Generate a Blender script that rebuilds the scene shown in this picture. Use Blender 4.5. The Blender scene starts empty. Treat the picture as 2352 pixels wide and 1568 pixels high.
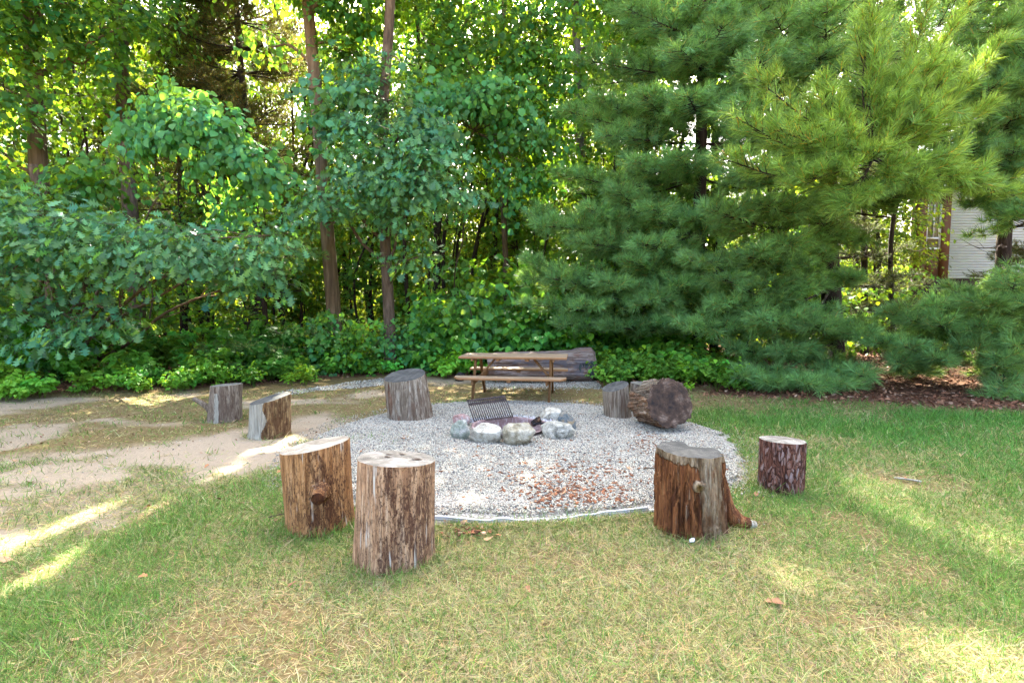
# Campfire clearing at the edge of a wood. Units are metres, camera looks along +Y.
import bpy, math, random
import numpy as np
from mathutils import Vector

random.seed(7)
rng = np.random.default_rng(11)
SC = bpy.context.scene
COL = SC.collection
R = math.radians
SKY_STRENGTH, SUN_STRENGTH, EXPOSURE = 0.15, 4.8, 3.82
GRASS_D, ALB, PREF = 1.8, .82, 'NONE'

# ------------------------------------------------------------------ camera
FPX, CAMH, PITCH = 1180.0, 1.6, R(3.78)      # focal length in units of a 2352 px wide frame
cam_d = bpy.data.cameras.new('camera')
cam_d.sensor_width = 36.0
cam_d.lens = FPX / 2352.0 * 36.0
cam_d.clip_start, cam_d.clip_end = 0.05, 2000.0
cam = bpy.data.objects.new('camera', cam_d)
cam.location = (0, 0, CAMH)
cam.rotation_euler = (math.pi / 2 - PITCH, 0, 0)
COL.objects.link(cam)
SC.camera = cam

CP, SP = math.cos(PITCH), math.sin(PITCH)
def ray(px, py):
    a, b = (px - 1176.0) / FPX, -(py - 784.0) / FPX
    return np.array([a, CP + b * SP, -SP + b * CP])
def G(px, py, z=0.0):                        # where the survey line px,py meets height z
    d = ray(px, py)
    k = (z - CAMH) / d[2]
    return np.array([d[0] * k, d[1] * k, z])
def D(px, py, Y):                            # the point on that line Y metres out
    d = ray(px, py)
    k = Y / d[1]
    return np.array([d[0] * k, Y, CAMH + d[2] * k])

# ------------------------------------------------------------------ noise
def _h(ix, iy, iz, seed):
    n = (ix * 374761393 + iy * 668265263 + iz * 2147483647 + seed * 974634721) & 0xFFFFFFFF
    n = ((n ^ (n >> 13)) * 1274126177) & 0xFFFFFFFF
    n = n ^ (n >> 16)
    return (n & 0xFFFF) / 65535.0
def vnoise(p, seed=0):
    p = np.asarray(p, float)
    i = np.floor(p).astype(np.int64); f = p - i
    u = f * f * (3 - 2 * f)
    o = 0
    for dx in (0, 1):
        for dy in (0, 1):
            for dz in (0, 1):
                w = (u[..., 0] if dx else 1 - u[..., 0]) * (u[..., 1] if dy else 1 - u[..., 1]) * (u[..., 2] if dz else 1 - u[..., 2])
                o = o + w * _h(i[..., 0] + dx, i[..., 1] + dy, i[..., 2] + dz, seed)
    return o
def fbm(p, octv=4, seed=0, gain=.5):
    p = np.asarray(p, float); a, s, t = 1.0, 0, 0
    for k in range(octv):
        s = s + a * vnoise(p * (2 ** k) + 17.3 * k, seed + k); t += a; a *= gain
    return s / t                              # 0..1
def n2(x, y, f, octv=3, seed=0):
    return fbm(np.stack([x * f, y * f, np.zeros_like(x) + seed * 3.7], -1), octv, seed)
def sstep(a, b, x):
    t = np.clip((x - a) / (b - a), 0, 1)
    return t * t * (3 - 2 * t)
def sd_poly(x, y, poly):                      # signed distance, negative inside
    poly = np.asarray(poly, float)[:, :2]
    d = np.full(x.shape, 1e9); inside = np.zeros(x.shape, bool)
    for k in range(len(poly)):
        ax, ay = poly[k]; bx, by = poly[(k + 1) % len(poly)]
        ex, ey = bx - ax, by - ay
        t = np.clip(((x - ax) * ex + (y - ay) * ey) / (ex * ex + ey * ey + 1e-12), 0, 1)
        d = np.minimum(d, np.hypot(x - ax - t * ex, y - ay - t * ey))
        if ey != 0:
            c = ((ay > y) != (by > y)) & (x < ex * (y - ay) / ey + ax)
            inside ^= c
    return np.where(inside, -d, d)

# ------------------------------------------------------------------ mesh building
def link(name, me, mats=(), parent=None, smooth=False):
    o = bpy.data.objects.new(name, me)
    for m in mats if isinstance(mats, (list, tuple)) else (mats,):
        me.materials.append(m)
    COL.objects.link(o)
    if parent: o.parent = parent
    if smooth: me.polygons.foreach_set('use_smooth', np.ones(len(me.polygons), bool))
    return o
class Acc:                                    # collects triangles, builds ONE mesh
    def __init__(s): s.V, s.F, s.C, s.M, s.n = [], [], [], [], 0
    def add(s, V, F, C=None, m=0):
        V = np.asarray(V, float).reshape(-1, 3); F = np.asarray(F, np.int64).reshape(-1, 3)
        s.V.append(V); s.F.append(F + s.n); s.n += len(V)
        if C is None: C = np.ones((len(V), 3))
        C = np.broadcast_to(np.asarray(C, float), (len(V), 3))
        s.C.append(C); s.M.append(np.full(len(F), m, np.int32))
        return s
    def add_inst(s, T, Rm, t, C=None, m=0):   # T=(V,F,C?) , rotations (n,3,3) incl scale, t (n,3), colour (n,3)
        V, F = T[0], T[1]
        n, k = len(t), len(V)
        if n == 0: return s
        W = np.einsum('nij,mj->nmi', Rm, V) + t[:, None, :]
        FF = (F[None] + (np.arange(n) * k)[:, None, None]).reshape(-1, 3)
        cc = np.ones((n, 1, 3)) if C is None else C[:, None, :]
        tc = T[2][None] if len(T) > 2 else np.ones((1, k, 3))
        return s.add(W.reshape(-1, 3), FF, (cc * tc).reshape(-1, 3), m)
    def arrays(s):
        return np.concatenate(s.V), np.concatenate(s.F), np.concatenate(s.C)
    def build(s, name, mats, parent=None, smooth=False, local=None, gap=False):
        V, F, C = s.arrays(); MI = np.concatenate(s.M)
        if gap:
            k = ~sunny(V[F[:, 0]] * .5 + V[F[:, 1]] * .25 + V[F[:, 2]] * .25)
            F, MI = F[k], MI[k]
        if local is not None: V = V - np.asarray(local)
        me = bpy.data.meshes.new(name)
        me.vertices.add(len(V)); me.vertices.foreach_set('co', V.astype(np.float32).ravel())
        me.loops.add(F.size); me.loops.foreach_set('vertex_index', F.astype(np.int32).ravel())
        me.polygons.add(len(F)); me.polygons.foreach_set('loop_start', np.arange(0, F.size, 3, dtype=np.int32))
        me.update(calc_edges=True)
        a = me.color_attributes.new('tint', 'FLOAT_COLOR', 'POINT')
        a.data.foreach_set('color', np.concatenate([C, np.ones((len(C), 1))], 1).astype(np.float32).ravel())
        me.polygons.foreach_set('material_index', MI)
        return link(name, me, mats, parent, smooth)
def thing(name, label, cat, loc=(0, 0, 0), group=None, rot=(0, 0, 0)):
    o = bpy.data.objects.new(name, None); COL.objects.link(o)
    o.location = loc; o.rotation_euler = rot
    return tag(o, label, cat, group)
def tag(o, label, cat, group=None, kind=None):
    if label: o['label'] = label
    if cat: o['category'] = cat
    if group: o['group'] = group
    if kind: o['kind'] = kind
    return o
def kind(o, k='structure'):
    o['kind'] = k; return o
def copy_tree(o, parent=None):
    c = o.copy(); COL.objects.link(c)
    if parent is not None: c.parent = parent
    for ch in list(o.children): copy_tree(ch, c)
    return c

def grid_faces(nu, nv, wrap):                 # nv rows of nu points
    f = []
    i = np.arange(nu if wrap else nu - 1); j = np.arange(nv - 1)
    I, J = np.meshgrid(i, j)
    a = J * nu + I; b = J * nu + (I + 1) % nu; c = a + nu; d = b + nu
    return np.concatenate([np.stack([a, b, d], -1).reshape(-1, 3), np.stack([a, d, c], -1).reshape(-1, 3)])
def smooth_path(P, n):
    P = np.asarray(P, float)
    k = len(P)
    t = np.linspace(0, k - 1 - 1e-9, n); i = t.astype(int); f = (t - i)[:, None]
    Q = np.vstack([2 * P[0] - P[1], P, 2 * P[-1] - P[-2]])
    a, b, c, d = Q[i], Q[i + 1], Q[i + 2], Q[i + 3]
    return .5 * (2 * b + (c - a) * f + (2 * a - 5 * b + 4 * c - d) * f ** 2 + (3 * b - a - 3 * c + d) * f ** 3)
def tube(path, r, ns=8, rough=0.0, seed=0, cap=True):
    P = np.asarray(path, float); n = len(P)
    r = np.broadcast_to(np.asarray(r, float), (n,))
    T = np.gradient(P, axis=0); T /= np.linalg.norm(T, axis=1, keepdims=True) + 1e-9
    up = np.array([0, 0, 1.0]) if abs(T[0][2]) < .8 else np.array([0, 1.0, 0])
    U = np.cross(T, up); U /= np.linalg.norm(U, axis=1, keepdims=True) + 1e-9
    W = np.cross(U, T)
    a = np.linspace(0, 2 * np.pi, ns, endpoint=False)
    rr = np.repeat(r[:, None], ns, 1)
    if rough:
        q = np.stack(np.broadcast_arrays(np.cos(a)[None] * 3, np.sin(a)[None] * 3, (np.cumsum(np.linalg.norm(np.diff(P, axis=0, prepend=P[:1]), axis=1)) * .8)[:, None]), -1)
        rr = rr * (1 + rough * (fbm(q, 3, seed) - .5) * 2)
    V = P[:, None] + rr[..., None] * (np.cos(a)[None, :, None] * U[:, None] + np.sin(a)[None, :, None] * W[:, None])
    F = grid_faces(ns, n, True)
    V = V.reshape(-1, 3)
    if cap:
        V = np.vstack([V, P[:1], P[-1:]]); m = n * ns
        i = np.arange(ns); j = (i + 1) % ns
        F = np.vstack([F, np.stack([j, i, np.full(ns, m)], -1), np.stack([i + m - ns, j + m - ns, np.full(ns, m + 1)], -1)])
    return V, F
def box(x0, x1, y0, y1, z0, z1, bev=0.0):
    if bev <= 0:
        V = np.array([[x, y, z] for z in (z0, z1) for y in (y0, y1) for x in (x0, x1)], float)
        Q = [(0, 2, 3, 1), (4, 5, 7, 6), (0, 1, 5, 4), (2, 6, 7, 3), (0, 4, 6, 2), (1, 3, 7, 5)]
        return V, np.array([t for a, b, c, d in Q for t in ((a, b, c), (a, c, d))])
    # chamfered in plan on all 12 edges: three rings
    b = bev
    rings = [(z0, b), (z0 + b, 0), (z1 - b, 0), (z1, b)]
    V = []
    for z, i in rings:
        for x, y in ((x0 + b, y0 + i), (x1 - b, y0 + i), (x1 - i, y0 + b), (x1 - i, y1 - b), (x1 - b, y1 - i), (x0 + b, y1 - i), (x0 + i, y1 - b), (x0 + i, y0 + b)):
            V.append((x, y, z))
    F = list(map(tuple, grid_faces(8, 4, True)))
    for k in range(1, 7):
        F.append((0, k + 1, k)); F.append((24, 24 + k, 25 + k))
    return np.array(V), np.array(F)
def beam(p, q, w, h, bev=.004):               # box from p to q, width w (horizontal), depth h
    p, q = np.asarray(p, float), np.asarray(q, float)
    L = np.linalg.norm(q - p); t = (q - p) / L
    up = np.array([0, 0, 1.0]) if abs(t[2]) < .9 else np.array([0, 1.0, 0])
    s = np.cross(t, up); s /= np.linalg.norm(s); u = np.cross(s, t)
    V, F = box(0, L, -w / 2, w / 2, -h / 2, h / 2, bev)
    return p + V[:, :1] * t + V[:, 1:2] * s + V[:, 2:3] * u, F
def rots(yaw, pitch, roll, s=1.0):            # X forward; pitch > 0 lifts the tip
    cy, sy, cp, sp, cr, sr = np.cos(yaw), np.sin(yaw), np.cos(pitch), np.sin(pitch), np.cos(roll), np.sin(roll)
    X = np.stack([cy * cp, sy * cp, sp], -1)
    Y0 = np.stack([-sy, cy, np.zeros_like(cy)], -1)
    Z0 = np.cross(X, Y0)
    Y = Y0 * cr[..., None] + Z0 * sr[..., None]
    Z = np.cross(X, Y)
    return np.stack([X, Y, Z], -1) * (np.asarray(s)[..., None, None] if np.ndim(s) else s)
def aim(X, roll, s=1.0):
    X = X / (np.linalg.norm(X, axis=-1, keepdims=True) + 1e-9)
    yaw = np.arctan2(X[..., 1], X[..., 0]); pitch = np.arcsin(np.clip(X[..., 2], -1, 1))
    return rots(yaw, pitch, roll, s)
def jitter_col(n, v=.25, hue=.1):
    b = rng.uniform(1 - v, 1 + v, (n, 1)); h = rng.normal(0, hue * .7, (n, 1)); h = np.clip(h, -.3, .3)
    return np.concatenate([b * (1 + 1.4 * h), b * (1 + .2 * h), b * (1 - 1.0 * h)], 1)

# ------------------------------------------------------------------ materials
class NT:
    def __init__(s, name):
        s.m = bpy.data.materials.new(name); s.m.use_nodes = True
        s.t = s.m.node_tree; s.t.nodes.clear()
        s.out = s.N('ShaderNodeOutputMaterial')
    def N(s, typ, **kw):
        n = s.t.nodes.new(typ)
        for k, v in kw.items():
            if k.startswith('i_'): n.inputs[k[2:].replace('_', ' ')].default_value = v
            else: setattr(n, k, v)
        return n
    def L(s, a, b): s.t.links.new(a, b)
    def coords(s, scale=(1, 1, 1), kind='Object'):
        tc = s.N('ShaderNodeTexCoord'); mp = s.N('ShaderNodeMapping')
        mp.inputs['Scale'].default_value = scale
        s.L(tc.outputs[kind], mp.inputs['Vector']); return mp.outputs['Vector']
    def noise(s, vec, scale, detail=4, rough=.55, dist=0.0):
        n = s.N('ShaderNodeTexNoise'); n.inputs['Scale'].default_value = scale
        n.inputs['Detail'].default_value = detail; n.inputs['Roughness'].default_value = rough
        n.inputs['Distortion'].default_value = dist
        s.L(vec, n.inputs['Vector']); return n.outputs['Fac']
    def vor(s, vec, scale, feature='F1', out='Distance', rnd=1.0):
        n = s.N('ShaderNodeTexVoronoi', feature=feature); n.inputs['Scale'].default_value = scale
        n.inputs['Randomness'].default_value = rnd
        s.L(vec, n.inputs['Vector']); return n.outputs[out]
    def ramp(s, fac, stops, interp='LINEAR'):
        r = s.N('ShaderNodeValToRGB'); r.color_ramp.interpolation = interp
        e = r.color_ramp.elements
        while len(e) < len(stops): e.new(.5)
        for k, (p, c) in enumerate(stops):
            e[k].position = p
            e[k].color = (c, c, c, 1) if np.isscalar(c) else (*c, 1)
        s.L(fac, r.inputs['Fac']); return r.outputs['Color']
    def mix(s, fac, a, b, blend='MIX'):
        n = s.N('ShaderNodeMix', data_type='RGBA', blend_type=blend)
        for v, i in ((fac, 0), (a, 6), (b, 7)):
            if hasattr(v, 'is_linked'): s.L(v, n.inputs[i])
            elif i == 0: n.inputs[i].default_value = v
            else: n.inputs[i].default_value = (*v, 1)
        return n.outputs[2]
    def math(s, op, a, b=0.0):
        n = s.N('ShaderNodeMath', operation=op)
        for v, i in ((a, 0), (b, 1)):
            if hasattr(v, 'is_linked'): s.L(v, n.inputs[i])
            else: n.inputs[i].default_value = v
        return n.outputs[0]
    def attr(s, name='tint'):
        return s.N('ShaderNodeAttribute', attribute_name=name).outputs['Color']
    def bump(s, h, strength=.5, dist=.01):
        b = s.N('ShaderNodeBump'); b.inputs['Strength'].default_value = strength
        b.inputs['Distance'].default_value = dist; s.L(h, b.inputs['Height']); return b.outputs['Normal']
    def done(s, col, rough=.8, normal=None, spec=.3, metal=0.0, k=None):
        p = s.N('ShaderNodeBsdfPrincipled'); k = ALB if k is None else k
        if k != 1: col = s.mix(1.0, col, (k, k, k), 'MULTIPLY') if hasattr(col, 'is_linked') else tuple(k * q for q in col)
        if hasattr(col, 'is_linked'): s.L(col, p.inputs['Base Color'])
        else: p.inputs['Base Color'].default_value = (*col, 1)
        if hasattr(rough, 'is_linked'): s.L(rough, p.inputs['Roughness'])
        else: p.inputs['Roughness'].default_value = rough
        p.inputs['Specular IOR Level'].default_value = spec
        p.inputs['Metallic'].default_value = metal
        if normal is not None: s.L(normal, p.inputs['Normal'])
        s.p = p
        s.L(p.outputs[0], s.out.inputs[0]); return s.m

def leaf_mat(name, refl, trans, tfac=.45, rough=.42, spec=.5, k=1):
    n = NT(name); t = n.attr()
    c = n.mix(1.0, t, refl, 'MULTIPLY')
    n.done(c, rough, spec=spec, k=k)
    tr = n.N('ShaderNodeBsdfTranslucent')
    n.L(n.mix(1.0, t, trans, 'MULTIPLY'), tr.inputs['Color'])
    mx = n.N('ShaderNodeMixShader'); mx.inputs[0].default_value = tfac
    n.L(n.p.outputs[0], mx.inputs[1]); n.L(tr.outputs[0], mx.inputs[2])
    n.L(mx.outputs[0], n.out.inputs[0]); return n.m
M = {}
M['oak'] = leaf_mat('oak leaf', (.078, .215, .092), (.24, .44, .03), .4, .45, .32)
M['vine'] = leaf_mat('vine leaf', (.068, .215, .068), (.24, .44, .03), .4, .5, .25)
M['maple'] = leaf_mat('maple leaf', (.055, .170, .036), (.28, .46, .02), .45, .5, .22)
M['farleaf'] = leaf_mat('woodland leaf', (.042, .085, .016), (.24, .33, .018), .5, .5, .2)
M['bramble'] = leaf_mat('bramble leaf', (.13, .33, .045), (.36, .60, .03), .4, .5, .2)
M['needle'] = leaf_mat('pine needle', (.165, .36, .120), (.34, .52, .07), .30, .5, .35)
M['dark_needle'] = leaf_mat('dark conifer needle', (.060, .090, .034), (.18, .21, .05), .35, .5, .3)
M['grass'] = leaf_mat('grass blade', (ALB, ALB, ALB), (.9 * ALB, ALB, .55 * ALB), .35, .6, .25)

def bark_mat(name, dark, mid, light, sc=1.0, stretch=.18, bump=.6):
    n = NT(name); v = n.coords((1, 1, stretch))
    a = n.noise(v, 14 * sc, 6, .65, .4); b = n.noise(n.coords((1, 1, .5)), 2.2, 3)
    c = n.ramp(a, [(.28, dark), (.5, mid), (.72, light)])
    c = n.mix(n.ramp(b, [(.45, 0.0), (.7, .55)]), c, tuple(.55 * x for x in mid))
    return n.done(c, .9, n.bump(a, bump, .03), .15)
M['bark'] = bark_mat('grey brown bark', (.05, .036, .026), (.15, .105, .075), (.27, .20, .15))
M['bark_warm'] = bark_mat('warm brown bark', (.07, .045, .028), (.19, .125, .075), (.32, .22, .14), .8, .1)
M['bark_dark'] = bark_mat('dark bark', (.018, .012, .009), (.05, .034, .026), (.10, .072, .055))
M['bark_grey'] = bark_mat('pale grey bark', (.09, .07, .06), (.2, .165, .145), (.32, .28, .25))
M['twig'] = bark_mat('twig bark', (.06, .045, .03), (.12, .09, .06), (.2, .15, .11))

# ------------------------------------------------------------------ daylight: sun beyond the wood, open sky behind the camera
SUN_EL, SUN_AZ = R(49), R(1.5)                # azimuth measured from +Y towards +X
sx, sy, sz = math.sin(SUN_AZ) * math.cos(SUN_EL), math.cos(SUN_AZ) * math.cos(SUN_EL), math.sin(SUN_EL)
w = bpy.data.worlds.new('World'); SC.world = w; w.use_nodes = True
wn = w.node_tree
sky = wn.nodes.new('ShaderNodeTexSky'); sky.sky_type = 'NISHITA'; sky.sun_disc = False
sky.sun_elevation = SUN_EL; sky.sun_rotation = SUN_AZ
sky.air_density, sky.dust_density, sky.ozone_density = .7, 8.0, .4
bg = wn.nodes['Background']; bg.inputs['Strength'].default_value = SKY_STRENGTH
wn.links.new(sky.outputs[0], bg.inputs['Color'])
sl = bpy.data.lights.new('sun', 'SUN'); sl.energy = SUN_STRENGTH; sl.angle = R(.55); sl.color = (1, .93, .80)
so = bpy.data.objects.new('sun', sl); COL.objects.link(so)
so.rotation_euler = Vector((sx, sy, sz)).to_track_quat('Z', 'Y').to_euler()
SC.view_settings.view_transform = 'Standard'; SC.view_settings.look = 'None'
SC.view_settings.exposure = EXPOSURE; SC.view_settings.gamma = 1.0; SC.view_settings.use_curve_mapping = False
SC.render.engine = 'CYCLES'
cy = SC.cycles
cy.max_bounces, cy.diffuse_bounces, cy.glossy_bounces, cy.transmission_bounces = 7, 4, 2, 5
cy.caustics_reflective = cy.caustics_refractive = False
cy.use_denoising = True; cy.denoiser = 'OPENIMAGEDENOISE'; cy.denoising_input_passes = 'RGB_ALBEDO_NORMAL'; cy.denoising_prefilter = PREF
cy.sample_clamp_indirect = 3.0
SC.render.use_persistent_data = False

# gaps in the canopy where the sun reaches the ground (x, y, half width, half length)
GAPS = [(-3.3, 3.05, .50, .42, 1), (-3.12, 3.85, .20, .5, 1), (-2.98, 5.1, .20, .5, 1), (-2.75, 5.95, .22, .35, 1), (-2.2, 5.6, .15, .2, .8), (-4.1, 2.9, .3, .2, .9),
        (3.35, 4.0, .40, .75, .92), (1.45, 2.95, .45, .2, .75), (1.0, 2.35, .25, .2, .7), (2.1, 2.22, .5, .2, .88), (3.2, 5.3, .14, .3, .7), (2.9, 2.95, .25, .3, .7), (4.4, 4.6, .25, .4, .6),
        (.35, 2.3, .2, .25, .55), (-.38, 5.2, .14, .16, .5), (.62, 9.9, .10, .10, 1), (1.0, 9.7, .08, .08, 1), (9.6, 11.5, .5, 2.6, 1), (10.3, 14, .6, 1.5, 1), (-.9, 2.6, .12, .16, .6), (-1.9, 2.2, .2, .2, .4),
        (7.0, 4.1, 1.1, .9, .8, 6.6), (8.3, 4.6, .8, .7, .7, 6.6), (5.6, 5.2, .6, .5, .6, 6.0), (-2.7, 7.0, .5, .5, .6, 5.6), (-1.7, 7.3, .4, .4, .5, 5.6), (-6.4, 7.6, .5, .4, .6, 5.4), (-4.8, 6.2, .3, .25, .3, 3.2), (2.9, 7.4, .5, .6, .6, 5.2), (1.5, 8.9, .5, .4, .5, 3.0), (-2.9, 9.6, .5, .4, .6, 2.5), (2.6, 8.6, .4, .4, .5, 3.0)]
def sunny(P):                                 # True where a leaf at P would shade one of the gaps
    k = P[:, 2] / sz
    gx, gy = P[:, 0] - sx * k, P[:, 1] - sy * k
    hit = np.zeros(len(P), bool)
    near = np.zeros(len(P), bool)
    for x, y, a, b, pr, *zm in GAPS: near |= (np.abs(gx - x) < a * 1.4 + .1) & (np.abs(gy - y) < b * 1.4 + .1)
    near &= P[:, 2] > 2.5
    if not near.any(): return hit
    gx, gy, gz = gx[near], gy[near], P[near, 2]; hn = np.zeros(len(gx), bool)
    j = (n2(gx * 1.0, gy * 1.0, 2.5, 2, 5) - .5) * .7
    for x, y, a, b, pr, *zm in GAPS:
        hn |= (gz > (zm[0] if zm else 2.5)) & (np.hypot((gx - x) / (a + .08), (gy - y) / (b + .08)) + j < np.where(rng.random(len(gx)) < pr, 1, 0))
    hit[near] = hn
    return hit

# ------------------------------------------------------------------ ground
PAD = [G(*p) for p in [(1005, 1196), (1160, 1197), (1300, 1190), (1450, 1180), (1560, 1165), (1660, 1128), (1708, 1098), (1700, 1065), (1692, 1034), (1646, 997), (1601, 978), (1540, 962), (1460, 946),
       (1385, 936), (1262, 925.6), (1172, 923.8), (1070, 927), (996, 933), (889, 950.7), (806, 973), (756, 995.7), (722, 1018), (700, 1050), (715, 1090), (790, 1150), (900, 1185)]]
PIT = np.array([-.02, 6.55])
PATH = [G(*p) for p in [(-700, 1130), (0, 1055), (300, 1020), (560, 980), (740, 952), (810, 968), (700, 1045), (640, 1075), (487, 1107), (337, 1145), (225, 1198), (60, 1250), (-60, 1290), (-500, 1420)]]
LITTER = [G(*p) for p in [(1640, 908), (1800, 918), (2000, 926), (2352, 948), (3300, 1010), (3600, 830), (2352, 760), (1640, 790)]]
EDGE_PX = [(-700, 985), (-300, 950), (0, 922), (200, 906), (400, 893), (560, 886), (640, 880), (800, 868), (900, 862), (1000, 866), (1060, 872), (1130, 868), (1340, 882), (1500, 892), (1690, 893)]
EDGE = np.array([G(*p) for p in EDGE_PX])
WOOD = [tuple(e[:2]) for e in EDGE] + [(6.0, 9.9), (14, 13), (40, 13), (40, 60), (-40, 60), (-40, 8)]
def zones(x, y):
    wob = (n2(x, y, 1.3, 3, 1) - .5) * .9
    fine = (n2(x, y, 6, 3, 9) - .5)
    path = sstep(.25, -.25, sd_poly(x, y, PATH) + wob * .6 + fine * .4)
    path = path * (.55 + .45 * sstep(.36, .55, n2(x, y * 1.5, 1.5, 3, 77))); path = np.maximum(path, .85 * sstep(.53, .66, n2(x, y * 1.6, .8, 3, 78)) * sstep(.3, 1.0, sd_poly(x, y, PAD)) * sstep(4.6, 5.6, y) * sstep(1, -1.5, x))
    lit = sstep(.25, -.25, sd_poly(x, y, LITTER) + wob * .7 + fine * .5)
    wood = sstep(.3, -.3, sd_poly(x, y, WOOD) + wob * .5)
    pad = sd_poly(x, y, PAD)
    return path, np.maximum(lit, wood), wood, pad
def lawn_weight(x, y):
    path, lit, wood, pad = zones(x, y)
    left_strip = sstep(4.6, 5.6, y) * sstep(.5, -1.2, x)          # thin mossy turf left of and behind the pad
    back = sstep(7.6, 8.4, y) * sstep(5.5, 3.5, x)
    right_bare = sstep(7.4, 8.3, y + .1 * (x - 4)) * sstep(2.5, 4, x)
    w = 1 - .95 * path
    w *= 1 - .90 * np.maximum(np.maximum(left_strip, back), .9 * right_bare)
    w *= 1 - np.clip(lit * 1.1, 0, 1)
    w *= sstep(-.05, .16, pad + (n2(x, y, 5, 3, 4) - .5) * .42)
    bare = sstep(.58, .72, n2(x, y, 1.3, 4, 21))
    w *= 1 - .8 * bare
    w *= 1 - .8 * np.exp(-((x - 1.75) ** 2 + (y - 3.65) ** 2) / .12)
    return np.clip(w, 0, 1)

ax = np.concatenate([[-400, -150, -60, -30], np.arange(-16, -7, .25), np.arange(-7, 7, .07), np.arange(7, 16.1, .25), [30, 60, 150, 400]])
ay = np.concatenate([[-400, -100, -30, -10, -4, -1, 0], np.arange(.6, 9.5, .07), np.arange(9.5, 20, .2), np.arange(20, 48, 1.0), [60, 90, 150, 400]])
X, Y = np.meshgrid(ax, ay)
x, y = X.ravel(), Y.ravel()
def ground_z(x, y):
    near = np.exp(-(np.hypot(x, y - 8) / 30) ** 2)
    z = ((n2(x, y, .5, 3, 2) - .5) * .10 + (n2(x, y, 3.5, 2, 3) - .5) * .022) * near
    path, lit, wood, pad = zones(x, y)
    z *= sstep(-.25, .5, pad) * .85 + .15
    z += wood * (n2(x, y, .35, 2, 8) - .35) * .25 * near
    return z
z = ground_z(x, y)
dp = np.hypot(x - PIT[0], y - PIT[1])
z = np.where(dp < .5, -.14, z)
path, lit, wood, pad = zones(x, y)
A = Acc().add(np.stack([x, y, z], 1), grid_faces(len(ax), len(ay), False), np.stack([path, lit, lawn_weight(x, y)], 1))
n = NT('earth and thatch')
at = n.N('ShaderNodeSeparateColor'); n.L(n.attr(), at.inputs[0])
v = n.coords()
f1 = n.noise(v, 3.0, 5, .6); f2 = n.noise(v, 38, 4, .7); f3 = n.noise(v, 140, 3, .7)
dirt = n.mix(f2, (.31, .24, .155), (.50, .415, .295))
dirt = n.mix(n.ramp(f3, [(.64, 0.0), (.74, .5)]), dirt, (.46, .42, .37))
moss = n.ramp(f2, [(.25, (.085, .062, .022)), (.5, (.20, .140, .058)), (.75, (.33, .25, .135))])
moss = n.mix(n.ramp(f1, [(.46, 0.0), (.66, .6)]), moss, n.mix(f3, (.12, .125, .03), (.24, .22, .08)))
thatch = n.ramp(f2, [(.25, (.085, .07, .03)), (.55, (.21, .17, .08)), (.8, (.36, .30, .165))])
lc = n.ramp(n.vor(v, 26, 'F1', 'Color'), [(.2, (.075, .033, .017)), (.5, (.17, .078, .040)), (.8, (.28, .15, .085))])
lc = n.mix(f2, lc, (.07, .036, .022))
c = n.mix(at.outputs[2], moss, thatch)
c = n.mix(at.outputs[0], c, dirt)
c = n.mix(at.outputs[1], c, lc)
h = n.math('ADD', n.math('MULTIPLY', f2, .7), n.math('MULTIPLY', f3, .4))
kind(A.build('ground', n.done(c, .95, n.bump(h, .9, .03), .1), smooth=True))

# gravel pad: a thin bed with an edge that thins out, plus loose stones
def in_pad(x, y, m=0.0): return sd_poly(x, y, PAD) + (n2(x, y, 3, 3, 31) - .5) * .22 < m
pc = np.array(PAD)[:, :2]; pc = smooth_path(np.vstack([pc, pc[:1]]), 240)[:-1]
ragged = (fbm(np.stack([pc[:, 0] * 4, pc[:, 1] * 4, 0 * pc[:, 0]], -1), 4, 55, .7) - .5) * .38
cd = pc - pc.mean(0); pc = pc + cd / np.linalg.norm(cd, axis=1, keepdims=True) * (ragged * np.where((pc[:, 1] < 4.3) & (np.abs(pc[:, 0] - .3) < 1.6), .15, 1))[:, None]
rows = []
for s in (0.0, .03, .1, .25, .45, .65, .85, 1.0):
    ang = np.arctan2(pc[:, 1] - PIT[1], pc[:, 0] - PIT[0])
    inner = np.stack([PIT[0] + .5 * np.cos(ang), PIT[1] + .5 * np.sin(ang)], 1)
    q = pc * (1 - s) + inner * s
    zz = .004 + .040 * min(1, s * 14) + (n2(q[:, 0], q[:, 1], 1.1, 3, 12) - .5) * .05 * min(1, s * 4)
    zz = np.maximum(zz, ground_z(q[:, 0], q[:, 1]) * (s < 1) + .006)
    rows.append(np.column_stack([q, zz]))
A = Acc().add(np.concatenate(rows), grid_faces(len(pc), len(rows), True)[:, ::-1])
def gravel_z(x, y): return .044 + (n2(x, y, 1.1, 3, 12) - .5) * .05
n = NT('gravel bed'); v = n.coords()
cc = n.N('ShaderNodeSeparateColor'); n.L(n.vor(v, 75, 'F1', 'Color'), cc.inputs[0])
c = n.ramp(cc.outputs[0], [(.0, (.10, .098, .08)), (.3, (.24, .235, .195)), (.6, (.39, .38, .32)), (.9, (.52, .51, .45))])
c = n.mix(n.ramp(n.vor(v, 75), [(.3, 0.0), (.75, .65)]), c, (.10, .09, .08))
n.done(c, .9, n.bump(n.vor(v, 75), -.8, .012), .2)
kind(A.build('gravel_bed', n.m, smooth=True))
n = NT('gravel stone'); n.done(n.attr(), .75, spec=.3); M['stone_tint'] = n.m
n = NT('dead leaf'); t = n.attr(); n.done(t, .8, spec=.2)
M['dead_leaf'] = n.m

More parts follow.
